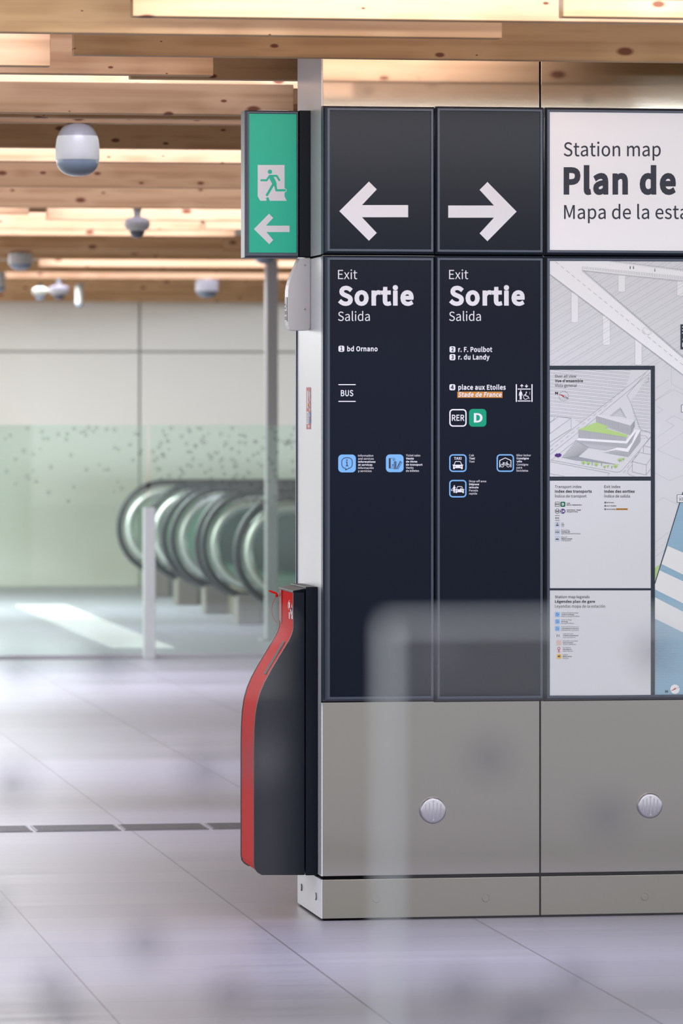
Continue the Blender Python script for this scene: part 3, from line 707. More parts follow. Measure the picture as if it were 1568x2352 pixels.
# ------------------------------------------------------------------ the setting
def floor_material():
    m = flat('pale_floor_tiles', (186, 182, 190), 0.34, 0.36)
    L = m.node_tree.links.new
    b = m.node_tree.nodes['Principled BSDF']
    geo = nd(m, 'ShaderNodeNewGeometry')
    sp = nd(m, 'ShaderNodeSeparateXYZ'); L(geo.outputs['Position'], sp.inputs[0])

    def joint(axis, period, phase, width):
        a = nd(m, 'ShaderNodeMath', operation='ADD'); a.inputs[1].default_value = -phase + 100 * period
        L(sp.outputs[axis], a.inputs[0])
        d = nd(m, 'ShaderNodeMath', operation='DIVIDE'); d.inputs[1].default_value = period; L(a.outputs[0], d.inputs[0])
        f = nd(m, 'ShaderNodeMath', operation='FRACT'); L(d.outputs[0], f.inputs[0])
        c = nd(m, 'ShaderNodeMath', operation='LESS_THAN'); c.inputs[1].default_value = width / period; L(f.outputs[0], c.inputs[0])
        return c, d
    jx, dx = joint('X', TILE_X, TILE_X0, 0.0058)
    jy, dy = joint('Y', TILE_Y, TILE_Y0, 0.004)
    # tone of each tile row
    fl = nd(m, 'ShaderNodeMath', operation='FLOOR'); L(dy.outputs[0], fl.inputs[0])
    fx = nd(m, 'ShaderNodeMath', operation='FLOOR'); L(dx.outputs[0], fx.inputs[0])
    cx = nd(m, 'ShaderNodeCombineXYZ'); L(fl.outputs[0], cx.inputs[0]); L(fx.outputs[0], cx.inputs[1])
    wn = nd(m, 'ShaderNodeTexWhiteNoise', noise_dimensions='2D'); L(cx.outputs[0], wn.inputs['Vector'])
    st = nd(m, 'ShaderNodeVectorMath', operation='MULTIPLY'); st.inputs[1].default_value = (0.7, 14.0, 1.0)
    L(geo.outputs['Position'], st.inputs[0])
    no = nd(m, 'ShaderNodeTexNoise'); no.inputs['Scale'].default_value = 1.0; no.inputs['Detail'].default_value = 4.0
    L(st.outputs[0], no.inputs['Vector'])
    ad = nd(m, 'ShaderNodeMath', operation='MULTIPLY_ADD'); ad.inputs[1].default_value = 0.35
    L(wn.outputs[0], ad.inputs[0]); L(no.outputs[0], ad.inputs[2])
    cr = ramp(m, [(0.3, lin((146, 145, 154))), (1.0, lin((161, 159, 169)))]); L(ad.outputs[0], cr.inputs[0])
    j = nd(m, 'ShaderNodeMath', operation='MULTIPLY'); j.inputs[1].default_value = 0.4; L(jy.outputs[0], j.inputs[0])
    j3 = nd(m, 'ShaderNodeMath', operation='MULTIPLY'); j3.inputs[1].default_value = 0.75; L(jx.outputs[0], j3.inputs[0])
    j2 = nd(m, 'ShaderNodeMath', operation='MAXIMUM'); L(j.outputs[0], j2.inputs[0]); L(j3.outputs[0], j2.inputs[1])
    mx = nd(m, 'ShaderNodeMix', data_type='RGBA'); L(j2.outputs[0], mx.inputs['Factor'])
    L(cr.outputs[0], mx.inputs['A']); mx.inputs['B'].default_value = (*lin((92, 88, 94)), 1)
    L(mx.outputs['Result'], b.inputs['Base Color'])
    rr = nd(m, 'ShaderNodeMapRange'); rr.inputs[3].default_value = 0.30; rr.inputs[4].default_value = 0.48
    L(no.outputs[0], rr.inputs[0]); L(rr.outputs[0], b.inputs['Roughness'])
    return m


# joint lines that run away from the viewer, read off the photograph
xs = [on_floor(px, py).x for px, py in ((271.7, 2352), (868, 2335), (1507, 2346))]
TILE_X = (xs[2] - xs[0]) / 2
TILE_X0 = xs[0]
TILE_Y = 0.322
TILE_Y0 = on_floor(100, 2055).y
FLOORM = floor_material()
props(box('floor', (-24, -32, -0.2), (24, 36, 0.0), FLOORM), kind='structure')
CEIL_Z = 3.0
props(box('ceiling', (-16, -2.2, CEIL_Z), (16, 34, CEIL_Z + 0.15), flat('dark_soffit_timber', (150, 112, 78), 0.8, 0.1)), kind='structure')  # soffit slab of plain dark timber

# far wall: tall glazed cladding sheets
WALL_Y = on_floor(300, 1345).y
WALLM = flat('back_painted_glass', (222, 221, 205), 0.12, 0.5)
b_ = WALLM.node_tree.nodes['Principled BSDF']
b_.inputs['IOR'].default_value = 3.4
seam_x = on_y(320, 900, WALL_Y).x
seam_z = on_y(320, 808, WALL_Y).z
props(box('wall_back', (-16, WALL_Y + 0.02, 0), (16, WALL_Y + 0.2, CEIL_Z), flat('wall_core', (184, 182, 174), 0.8, 0.1)), kind='structure')
WALL = thing('glazed_cladding', 'tall pale glazed wall cladding in large sheets at the far end behind the escalators', 'wall panel', (seam_x, WALL_Y, 0))
for x0, x1 in ((-14.0, seam_x - 0.008), (seam_x + 0.008, seam_x + 7.0), (seam_x + 7.04, 14.0)):
    for z0, z1 in ((0.0, seam_z - 0.008), (seam_z + 0.008, 2.98)):
        box('glazed_sheet', (x0, WALL_Y - 0.015, z0), (x1, WALL_Y + 0.01, z1), WALLM, WALL)

# ------------------------------------------------------------------ the column
COLW = on_y(1240, 1800, 0).x * 3          # three panels wide
COLD = on_x(683, 2075.7, 0).y             # depth of the side
SEAM1 = COLW / 3
BASE_T = on_y(738, 2021, 0).z             # top of the plinth
BODY_B = on_y(738, 2013, 0).z
SIDE_SEAM = on_y(738, 586.5, 0).z
COLUMN = thing('clad_column', 'large free standing column clad in brushed steel with a white narrow side, carrying the signs', 'column', (COLW / 2, COLD / 2, 0))
box('core', (0.006, 0.008, 0.0), (COLW - 0.006, COLD - 0.006, 2.99), DARK_GAP, COLUMN)
for i in range(3):
    x0 = SEAM1 * i + (0.0022 if i else 0.0035)
    x1 = SEAM1 * (i + 1) - 0.0022
    box('front_panel', (x0, 0.0, BODY_B), (x1, 0.012, 2.99), STEEL if i < 3 else STEEL, COLUMN, 0.0012)
    box('plinth_panel', (x0, 0.0, 0.006), (x1, 0.012, BASE_T), STEEL_LOW, COLUMN, 0.0012)
box('side_panel', (0.0, 0.0005, BODY_B), (0.006, COLD, SIDE_SEAM - 0.003), WHITE, COLUMN, 0.001)
box('side_panel', (0.0, 0.0005, SIDE_SEAM + 0.003), (0.006, COLD, 2.99), WHITE, COLUMN, 0.001)
box('plinth_side_panel', (0.0, 0.002, 0.006), (0.008, COLD, BASE_T), WHITE, COLUMN, 0.001)
et = props(box('edge_trim', (-0.004, COLD + 0.001, BODY_B), (0.02, COLD + 0.012, SIDE_SEAM), FRAME, COLUMN), 'dark strip along the rear edge of the white side')
for px, py in ((863, 2065), (1115, 2063), (1480, 2060)):
    p = on_y(px, py, 0)
    lathe('cap', [(0.0105, 0.0), (0.0105, -0.0012), (0.0095, -0.002)], (p.x, 0.0, p.z), STEEL_LOW, COLUMN, 'Y')
for px, py in ((692.5, 2038), (725.5, 2059)):
    p = on_x(px, py, 0)
    o = lathe('cap', [(0.0095, 0.0), (0.0095, -0.003), (0.0085, -0.004)], (0.0, p.y, p.z), WHITE, COLUMN, 'X')
    lathe('rim', [(0.0103, 0.0), (0.0103, -0.0015)], (0.0, p.y, p.z), DARK_GAP, o, 'X')

for (px, py, r), lab in zip(((993, 1861, 30.5), (1491, 1850, 29.5)),
                            ('round brushed steel cover plate on the first steel panel below the right arrow sign column',
                             'round brushed steel cover plate on the second steel panel below the station map')):
    p = on_y(px, py, 0)
    R = r / F * (DIST + 0.1)
    t = thing('cover_plate', lab, 'cover plate', (p.x, 0, p.z), 'round cover plates low on the column')
    bm = bmesh.new()
    add_lathe(bm, [(R, -0.0005), (R, -0.007), (R * 0.97, -0.010), (R * 0.9, -0.0125), (R * 0.82, -0.0135)], (p.x, 0, p.z), 'Y', 56)
    bm_obj('disc', bm, SILVER, t, smooth=True).modifiers.new('e', 'EDGE_SPLIT').split_angle = math.radians(40)
    for i in range(5):
        xx = p.x + (i - 2) * R * 0.29
        h = math.sqrt(1 - ((i - 2) * 0.29) ** 2) * R * 0.62
        box('rib', (xx - 0.0011, -0.0149, p.z - h), (xx + 0.0011, -0.0134, p.z + h), SILVER, t, 0.0004)
    for s in (-1, 1):
        lathe('screw', [(0.0026, -0.013), (0.0026, -0.0146), (0.0012, -0.0143)], (p.x, 0, p.z + s * R * 0.68), GREY_METAL, t, 'Y', 16)

# ------------------------------------------------------------------ signs on the front of the column
YF = -0.035                    # front plane of the frames
YP = -0.031                    # face inside the frame


def sign(label, xl, yt, xr, yb, face_mat, cl=0.004, cr=0.004, ct=0.006, cb=0.006, xr_world=None):
    """A framed sign plate; xl..yb are the outer front edges of its frame in the photograph."""
    a = on_y(xl, yt, YF); c = on_y(xl, yb, YF)
    x0, z1, z0 = a.x, a.z, c.z
    x1 = xr_world if xr_world else on_y(xr, yt, YF).x
    t = thing('sign_panel', label, 'sign', ((x0 + x1) / 2, -0.002, z0), 'framed station signs on the column')
    w = 0.0068
    bm = bmesh.new()

    def ring(x0, z0, x1, z1, y):
        return [bm.verts.new(p) for p in ((x0, y, z0), (x1, y, z0), (x1, y, z1), (x0, y, z1))]
    rs = [ring(x0 - cl, z0 - cb, x1 + cr, z1 + ct, -0.001), ring(x0 - cl, z0 - cb, x1 + cr, z1 + ct, -0.022),
          ring(x0, z0, x1, z1, YF), ring(x0 + w, z0 + w, x1 - w, z1 - w, YF), ring(x0 + w + 0.0005, z0 + w + 0.0005, x1 - w - 0.0005, z1 - w - 0.0005, -0.029)]
    for p, q in zip(rs, rs[1:]):
        for i in range(4):
            bm.faces.new((p[i], p[(i + 1) % 4], q[(i + 1) % 4], q[i]))
    bm_obj('frame', bm, FRAME, t, bevel=0.0009)
    box('backing_plate', (x0 - cl, -0.0035, z0 - cb - 0.004), (x1 + cr + 0.003, -0.0006, z1 + ct - 0.002), DARK_GAP, t)
    box('face_panel', (x0 + w * 0.6, YP, z0 + w * 0.6), (x1 - w * 0.6, -0.012, z1 - w * 0.6), face_mat, t)
    return t


def fi(k=1):
    return face_ink(YP, k)


X4 = COLW - 0.03
S1 = sign('dark navy sign with only a large white left arrow', 752, 247.5, 995, 577, NAVY, cl=0.0125)
S2 = sign('dark navy sign with only a large white right arrow', 1004.5, 248.5, 1246, 578.5, NAVY)
S3 = sign('white landscape title sign reading Station map in three languages', 1256.5, 251, 0, 580, PANEL_WHITE, xr_world=X4)
S4 = sign('tall dark exit sign under the left arrow, listing bd Ornano and BUS', 752, 591.5, 995, 1607, NAVY, cl=0.0125)
S5 = sign('tall dark exit sign under the right arrow, listing exits 2, 3 and 4', 1004.5, 592, 1246, 1606, NAVY)
S6 = sign('tall station map board with inset view and indexes below the title sign', 1256.5, 593, 0, 1604, PAPER, xr_world=X4)
box('side_trim', on_y(738.5, 247, -0.003) + Vector((0, 0, 0)), on_y(741, 583, -0.03), FRAME, S1)
box('side_trim', on_y(738.5, 590, -0.003), on_y(741, 1608, -0.03), FRAME, S4)

fi().poly((779, 485), (847, 417), (865, 435), (831, 471), (937, 471), (937, 499), (831, 499), (865, 535), (847, 553)).done('left_arrow', PRINT_WHITE, S1)
fi().poly((1186, 486), (1119, 554), (1101, 536), (1134, 500), (1029, 500), (1029, 472), (1134, 472), (1101, 436), (1119, 418)).done('right_arrow', PRINT_WHITE, S2)
fi().text('Station map', 1294, 1517, 359, 32, 0.008).done('english_title', INK, S3)
fi().text('Plan de gare', 1294, 1728, 447, 63, 0.07).done('french_title', INK, S3)
fi().text('Mapa de la estación', 1295, 1659, 503, 32, 0.008).done('spanish_title', INK, S3)


def heading(t, dx):
    fi().text('Exit', 776 + dx, 820 + dx, 641, 21, 0.0).done('english_heading', PRINT_WHITE, t)
    fi().text('Sortie', 776 + dx, 949.5 + dx, 702, 45, 0.07).done('french_heading', PRINT_WHITE, t)
    fi().text('Salida', 776 + dx, 849 + dx, 737, 21, 0.0).done('spanish_heading', PRINT_WHITE, t)


def numbered(t, n, s, x, y, x0, x1, base):
    b = fi().rrect(x, y, x + 13.5, y + 14, 3.5).done('number_box', PRINT_WHITE, t)
    fi(2).text(n, x + 4.2 - (1.2 if n == '4' else 0), x + 9.6 + (0.6 if n == '4' else 0), y + 11.8, 10, 0.05).done('numeral', INK, b)
    fi().text(s, x0, x1, base, 11.5, 0.05).done('exit_name', PRINT_WHITE, t)


def caption(t, x, rows, top, step=7.05, cap=4.6):
    k = fi()
    for i, (s, bold, w) in enumerate(rows):
        k.text(s, x, x + w, top + i * step, cap, 0.06 if bold else 0.012)
    return k.done('caption', PRINT_WHITE, t)


heading(S4, 0)
heading(S5, 255)
numbered(S4, '1', 'bd Ornano', 777, 794, 797, 867, 807)
numbered(S5, '2', 'r. F. Poulbot', 1032, 795.5, 1052, 1130, 808.5)
numbered(S5, '3', 'r. du Landy', 1032, 813.5, 1052, 1124, 826)
numbered(S5, '4', 'place aux Etoiles', 1031.7, 882.5, 1052, 1161, 895.3)
k = fi().rect(777, 882.4, 816.5, 884.6).rect(777, 920.8, 816.5, 923)
k.text('BUS', 782.5, 811, 910, 14, 0.03)
k.done('bus_pictogram', PRINT_WHITE, S4)

p = fi().rrect(776.5, 1044, 817, 1085, 9).done('information_pictogram', BLUE, S4)
k = fi(2)
a = [(790.5, 1075.5), (793.5, 1080), (805, 1073)]
pts = []
for ang in range(100, 450, 10):
    t_ = math.radians(ang)
    pts.append((796.7 + 12.2 * (abs(math.cos(t_)) ** 0.75) * math.copysign(1, math.cos(t_)), 1063.5 + 12.3 * (abs(math.sin(t_)) ** 0.75) * math.copysign(1, math.sin(t_))))
k.path(pts, 1.6).line((794.5, 1075.5), (793, 1079.8), 1.6).line((793, 1079.8), (803, 1074.5), 1.6)
k.disc((796.4, 1056.8), 1.6).rect(794, 1060.2, 797.6, 1061.9).rect(795.6, 1060.2, 797.6, 1070.8).rect(793.6, 1069.3, 799.8, 1070.9)
k.done('speech_symbol', INK, p)
p = fi().rrect(886, 1043.7, 926.5, 1084.5, 9).done('ticket_pictogram', BLUE, S4)
k = fi(2)
k.rect(892.6, 1052.3, 897, 1075.8).rframe(892.6, 1052.3, 907, 1075.8, 1.5, 0.9).disc((903.2, 1056.3), 1.5)
k.path([(901.5, 1066), (901.6, 1069), (899, 1072)], 0.8).line((901.6, 1069), (903.5, 1072), 0.8).line((899.5, 1067.5), (903.8, 1067.5), 0.8)
k.rframe(904.3, 1060.2, 911, 1077.6, 0.4, 0.8).rect(907, 1060.5, 908.5, 1077.5)
q = [(918, 1059), (922.6, 1062), (913.6, 1077.4), (911.2, 1076)]
k.path(q, 0.9, True).line((920, 1060.5), (912, 1074.5), 1.4)
k.done('tickets_symbol', INK, p)
caption(S4, 822, [('Information', 0, 35), ('and services', 0, 36), ('Informations', 1, 40), ('et services', 1, 33), ('Información', 0, 35.5), ('y servicios', 0, 31)], 1048.8)
caption(S4, 932, [('Ticket sales', 0, 33), ('Vente', 1, 18), ('de titres', 1, 26), ('de transport', 1, 38), ('Venta', 0, 17), ('de billetes', 0, 30)], 1048.4)

o = fi().rect(1050, 899.5, 1153.5, 913.7).done('venue_band', ORANGE, S5)
fi(2).text('Stade de France', 1051.5, 1151, 911.5, 10.5, 0.05, 0.16).done('venue_name', PRINT_WHITE, o)
k = fi()
k.rect(1184, 882.5, 1186.7, 923).rect(1220, 882.5, 1222.7, 923).rect(1188.5, 892.5, 1218.2, 894.8).rect(1188.5, 919.8, 1218.2, 922.1)
for x, s in ((1198, 1), (1208.6, -1)):
    k.line((x, 886.5 - 3.4 * s), (x, 886.5 + 3.6 * s), 1.8)
    k.line((x - 3.3, 886.4 + 0.4 * s), (x + 0.4, 886.5 - 3.4 * s), 1.7).line((x + 3.3, 886.4 + 0.4 * s), (x - 0.4, 886.5 - 3.4 * s), 1.7)
k.disc((1195.4, 898), 1.6)
k.poly((1192.7, 900), (1198, 900), (1200, 908.5), (1199, 909), (1197.6, 904.5), (1197.6, 917.8), (1195.8, 917.8), (1195.4, 909.5), (1195, 917.8), (1193, 917.8), (1193, 904.5), (1191.8, 909), (1190.8, 908.5))
k.disc((1208.5, 901), 1.5).path([(1207.5, 903.5), (1206.8, 909.5), (1211.8, 910), (1214.6, 915.6)], 1.7, round_=True).line((1207.3, 905.3), (1202.5, 907.8), 1.3)
k.ring((1206.8, 912), 5.0, 1.3, 24, 20, 250)
for i in range(4):
    k.disc((1216.2, 900.3 + i * 1.9), 0.55, 8)
k.done('lift_pictogram', PRINT_WHITE, S5)
p = fi().rframe(1031.5, 939.5, 1071.3, 980, 8.5, 3).done('rail_pictogram', PRINT_WHITE, S5)
fi().text('RER', 1037.4, 1066, 966.6, 14, 0.03).done('rail_letters', PRINT_WHITE, p)
p = fi().rrect(1076.8, 939.3, 1116.6, 980, 8.5).done('line_pictogram', GREEN_LINE, S5)
fi(2).text('D', 1087.8, 1107.6, 970.4, 21.5, 0.05).done('line_letter', PRINT_WHITE, p)


def car(k, cx, top, s=1.0, hole=None):
    """Front view of a small car, s = 1 for the taxi."""
    def P(*q):
        k.poly(*[(cx + x * s, top + y * s) for x, y in q])
    k.path([(cx + x * s, top + y * s) for x, y in ((-8.6, 8.2), (-6, 1.6), (-4.6, 0.7), (4.6, 0.7), (6, 1.6), (8.6, 8.2))], 1.5 * s, round_=True)
    P((-10, 8.2), (10, 8.2), (11, 10), (11, 16), (-11, 16), (-11, 10))
    P((-11, 15.9), (-7.2, 15.9), (-7.2, 18.2), (-11, 18.2))
    P((11, 15.9), (7.2, 15.9), (7.2, 18.2), (11, 18.2))
    k.rect(cx - 12.4 * s, top + 8 * s, cx - 8 * s, top + 9.5 * s).rect(cx + 8 * s, top + 8 * s, cx + 12.4 * s, top + 9.5 * s)


p = fi().rframe(1031.3, 1043.4, 1071.2, 1084, 8.5, 3).done('taxi_pictogram', BLUE, S5)
k = fi().text('TAXI', 1042.2, 1059.2, 1056, 6.3, 0.04)
car(k, 1051.2, 1059.2)
k.done('taxi_symbol', PRINT_WHITE, p)
fi(2).rect(1042.6, 1070.9, 1046.2, 1072.3).rect(1056.2, 1070.9, 1059.8, 1072.3).done('taxi_headlamp', INK, p)
p = fi().rframe(1140, 1043.3, 1180, 1083.8, 8.5, 3).done('bicycle_pictogram', BLUE, S5)
k = fi().path([(1147.3, 1073.5), (1147.3, 1057.6), (1160, 1051.8), (1173, 1057.6), (1173, 1073.5)], 1.7)
k.ring((1152.9, 1069.3), 3.5, 1.1).ring((1166.8, 1069.3), 3.5, 1.1)
k.path([(1152.9, 1069.3), (1155.8, 1063.4), (1164.2, 1063.4), (1159.6, 1069), (1155.8, 1063.4)], 1.1).path([(1166.8, 1069.3), (1163.4, 1060.6), (1165.2, 1060)], 1.1).line((1154, 1062.4), (1157.6, 1062.4), 1.2)
k.done('bicycle_symbol', PRINT_WHITE, p)
p = fi().rframe(1031.2, 1102.2, 1071, 1142.6, 8.5, 3).done('drop_off_pictogram', BLUE, S5)
k = fi()
car(k, 1055.4, 1116.8, 0.86)
k.disc((1043, 1115.6), 1.3).poly((1041, 1117.4), (1044.6, 1117.4), (1046.4, 1120.8), (1045.6, 1121.4), (1044.6, 1120.2), (1044.8, 1131.8), (1043.2, 1131.8), (1043, 1125.5), (1042.4, 1131.8), (1041, 1131.8), (1041, 1120), (1039.6, 1123), (1038.6, 1122.6))
k.rframe(1036, 1123, 1041.5, 1127.6, 0.6, 0.9)
k.disc((1058.2, 1121.6), 1.1).rect(1056.6, 1122.6, 1059.8, 1124)
k.done('drop_off_symbol', PRINT_WHITE, p)
fi(2).rect(1048, 1126.8, 1051.2, 1128).rect(1059.6, 1126.8, 1062.8, 1128).done('drop_off_headlamp', INK, p)
caption(S5, 1077, [('Cab', 0, 11), ('Taxi', 1, 13), ('Taxi', 0, 12)], 1048.2)
caption(S5, 1186, [('Biker locker', 0, 33), ('Consigne', 1, 28), ('vélo', 1, 12.5), ('Consigna', 0, 26.5), ('para', 0, 12.5), ('bicicletas', 0, 26.5)], 1048)
caption(S5, 1077, [('Drop-off area', 0, 39), ('Dépose', 1, 23), ('minute', 1, 21.5), ('Parada', 0, 20), ('rapida', 0, 18)], 1107.6)
# ------------------------------------------------------------------ the printed map
A = lambda x, y: (1240 + x / 3.674, 580 + y / 3.674)
B = lambda x, y: (1240 + x / 4.2, 1080 + y / 4.2)
D = lambda x, y: (1250 + x / 6.03, 920 + y / 6.03)
FL, FT, FB = 1262.5, 599.5, 1597.5        # visible part of the map face
MAPCLIP = (FL, FT, 2150, FB)

# base sheet: hatching, viaduct, pillars
k = fi(1)
k.clip = MAPCLIP
for poly in ([A(82, 70), A(82, 955), A(1000, 955), A(1100, 1000), A(2300, 1000), A(2300, 70)],):
    k.hatch(poly, -0.60, 7.4, 0.55, 2.2)
k.done('hatching', LINE_GREY, S6)
k = fi(2)
k.poly(A(82, 72), A(590, 72), A(1205, 150), A(2200, 280), A(2200, 365), A(1205, 238), A(700, 190), A(360, 150), A(1205, 890), A(2200, 1762), A(2200, 1790), A(1205, 1030), A(82, 182))
k.done('viaduct', ROAD, S6)
k = fi(3)
k.clip = MAPCLIP
k.line(A(82, 182), A(1205, 1030), 0.9).line(A(82, 190), A(1205, 1037), 0.6)
k.line(A(360, 150), A(1205, 238), 0.7).line(A(360, 156), A(1205, 246), 0.6)
k.line(A(360, 150), A(1205, 890), 0.6)
k.done('viaduct_edge', LINE_GREY, S6)
k = fi(3)
k.dashes(A(130, 78), A(1205, 950), 0.7, 9, 7)
k.bars(A(350, 116), A(1205, 200), A(350, 138), A(1205, 232), 62, 0.7)
k.bars(A(585, 66), A(1205, 142), A(585, 80), A(1205, 160), 46, 0.7)
k.bars(A(350, 136), A(1205, 868), A(350, 158), A(1205, 892), 78, 0.7)
k.done('railing', LINE_MID, S6)
for x0, y0, x1, y1 in ((262, 335, 322, 592), (528, 530, 590, 782), (800, 735, 858, 950), (658, 192, 718, 334), (1155, 240, 1215, 368)):
    k = fi(1.5)
    a, b_ = A(x0, y0), A(x1, y1)
    k.poly(a, (b_[0], a[1] + (4.5 if y0 > 300 else 0.8)), (b_[0], b_[1] - 1.5), ((a[0] + b_[0]) / 2, b_[1]), (a[0], b_[1] - 1.5))
    o = k.done('viaduct_pillar', flat('pillar_print', (226, 227, 228), 0.5, 0.2), S6)
    fi(1.75).path([a, (a[0], b_[1] - 1.5), ((a[0] + b_[0]) / 2, b_[1]), (b_[0], b_[1] - 1.5), (b_[0], a[1] + 4)], 0.5).done('outline', LINE_GREY, o)
for x in (760, 787):
    fi(4).disc(A(x, 118), 0.9).rect(*A(x - 3, 122), *A(x + 3, 139)).done('walker', BLACK_INK, S6)
k = fi(4)
k.disc(A(967, 139), 0.8).line(A(968, 142), A(964, 160), 0.9).line(A(968, 150), A(973, 160), 0.8)
k.done('walker', BLACK_INK, S6)
k = fi(4)
k.path([A(858, 658), A(878, 632), A(925, 652), A(940, 682), A(910, 696), A(858, 658)], 0.5).ring(A(872, 662), 1.6, 0.4, 14).ring(A(916, 692), 1.6, 0.4, 14)
k.done('car_drawing', LINE_GREY, S6)
# sheet to the right of the insets
k = fi(1)
k.clip = (1504, 840, 2150, FB)
for q in ([(968, 1150), (1090, 1070)], [(970, 1250), (1108, 1150)], [(1106, 960), (1106, 1108)], [(1106, 1108), (1205, 1160)], [(968, 1250), (1130, 1158), (1230, 1210)],
          [(978, 1296), (1036, 1326), (996, 1356), (978, 1348)], [(1060, 1420), (1130, 1376), (1230, 1430)], [(1060, 1420), (1130, 1460), (990, 1560)],
          [(1230, 1500), (990, 1666), (1230, 1770)], [(970, 1860), (1090, 1925), (1230, 1870)], [(970, 2110), (1040, 2068), (1230, 2160)]):
    k.path([A(*p_) for p_ in q], 0.55)
    k.done('outline_drawing', LINE_GREY, S6)
    k = fi(1); k.clip = (1504, 840, 2150, FB)
for q in ([(1112, 695), (1245, 590)], [(1112, 835), (1225, 750)]):
    k.path([B(*p_) for p_ in q], 0.55)
    k.done('outline_drawing', LINE_GREY, S6)
    k = fi(1)
k.dashes(B(1112, 775), B(1222, 685), 0.6, 5, 4)
k.done('outline_drawing', LINE_GREY, S6)
k = fi(1).poly(B(1378, 210), B(2600, 210), B(2600, 2165), B(1110, 2165), B(1106, 1095))
k.done('water', WATER, S6)
k = fi(2)
k.clip = (1504, 1130, 2150, FB)
k.hatch([B(1378, 210), B(2600, 210), B(2600, 2165), B(1112, 2165), B(1108, 1095)], 0.0, 3.0, 0.45)
k.done('water_line', WATER_LINE, S6)
k = fi(3)
for (x0, y0, y1) in ((1232, 730, 800), (1150, 965, 0), (1108, 1225, 0)):
    pass
k.poly(B(1230, 730), B(2600, 1330), B(2600, 1560), B(1378, 1008), B(1170, 905))
k.poly(B(1150, 965), B(2600, 1640), B(2600, 1860), B(1378, 1285), B(1106, 1150), B(1106, 1095))
k.poly(B(1106, 1225), B(1378, 1365), B(2600, 1980), B(2600, 2130), B(1378, 1565), B(1106, 1432))
k.done('platform_band', flat('platform_print', (220, 222, 220), 0.5, 0.2), S6)
fi(4).line(B(1378, 210), B(1106, 1095), 1.8).done('quay_edge', MAP_FRAME, S6)
fi(2).poly(B(1106, 945), B(1155, 905), B(1106, 1070)).done('green_area', LEAF, S6)
o = fi(5).disc(B(1300, 2113), 10.8).done('compass', ROAD, S6)
fi(6).poly(B(1252, 2135), B(1305, 2098), B(1310, 2112)).done('needle', RED_PRINT, o)
fi(6).path([B(1305, 2098), B(1348, 2092), B(1310, 2112)], 0.5).done('needle_tail', LINE_MID, o)
fi(6).text('N', B(1207, 0)[0], B(1232, 0)[0], B(0, 2146)[1], 5.6, 0.05).done('compass_letter', INK, o)
o = fi(4).rect(1562.3, 745, 1600, 802.5).done('map_tag', MAP_FRAME, S6)
fi(5).disc((1569, 780), 2).rect(1566.5, 787, 1572, 797).rect(1566, 750, 1590, 752).rect(1566, 757, 1590, 759).rect(1566, 764, 1590, 766).done('tag_print', PRINT_WHITE, o)
o = fi(5).rect(1554.3, 1136, 1590, 1154.3).done('stairs_tag', ROAD, S6)
fi(6).rframe(1554.3, 1136, 1590, 1154.3, 0.3, 0.9).path([(1559, 1140), (1559, 1150), (1584, 1150)], 0.7).path([(1561, 1140), (1566, 1143), (1571, 1140)], 0.7).rect(1561, 1144, 1562.6, 1149).rect(1565, 1144, 1566.6, 1149).done('tag_print', INK, o)
o = fi(4).rect(1564, 929.6, 1600, 947).done('map_tag', ROAD, S6)
fi(5).rframe(1564, 929.6, 1600, 947, 0.3, 0.9).done('tag_print', INK, o)

# the three insets and their dark bars
fi(6).rect(FL, 849.5, 1494, 1094.5).done('overview_inset', PAPER, S6)
fi(6).rect(FL, 1104, 1494, 1351).done('index_inset', PAPER, S6)
fi(6).rect(FL, 1356, 1494, 1597.3).done('legend_inset', PAPER, S6)
k = fi(7)
k.rect(FL - 1, 840, 1503.5, 849.5).rect(1494, 849.5, 1503.5, 1598).rect(FL - 1, 1094.5, 1494, 1104).rect(FL - 1, 1351, 1494, 1356)
k.done('inset_border', MAP_FRAME, S6)
IN = (FL, 849.5, 1494, 1094.5)
k = fi(7)
k.clip = IN
k.hatch([D(72, -420), D(72, 215), D(370, 245), D(500, 310), D(1120, -150), D(1200, -420)], 0.10, 3.0, 0.5, 1.7)
k.hatch([D(1420, -350), D(1460, -350), D(1460, 450), D(1330, 430), D(1250, 270), D(1190, 0), D(1270, -80)], 0.09, 3.0, 0.5, 1.7)
k.hatch([D(930, 212), D(1050, 110), D(1110, 232)], 0.1, 2.4, 0.45)
k.done('field_line', LINE_MID, S6)
k = fi(8)
k.clip = IN
for q in ([(72, 640), (900, 0), (1440, -420)], [(72, 752), (480, 430), (1000, 0), (1480, -400)], [(72, 700), (118, 668)],
          [(1180, 0), (1330, 400), (1470, 450)], [(1180, 0), (1140, -70), (1400, -380)], [(910, 212), (1050, 98), (1135, 245)], [(930, 214), (1052, 116), (1112, 236)],
          [(72, 820), (980, 990), (1040, 990), (1080, 960), (1480, 500)], [(72, 845), (900, 1005), (870, 1050)], [(72, 1012), (270, 1048)],
          [(1215, 890), (1160, 960), (1150, 1000), (1180, 1030), (1250, 1048)], [(1330, 480), (1400, 490), (1440, 530)],
          [(100, 820), (440, 550)], [(72, 215), (135, 215), (135, 260), (72, 305)]):
    k.path([D(*p_) for p_ in q], 0.6)
k.dashes(D(72, 700), D(950, -10), 0.6, 9, 7).dashes(D(1095, 1000), D(1345, 660), 0.6, 8, 6).dashes(D(1330, 530), D(1420, 520), 0.6, 4, 3)
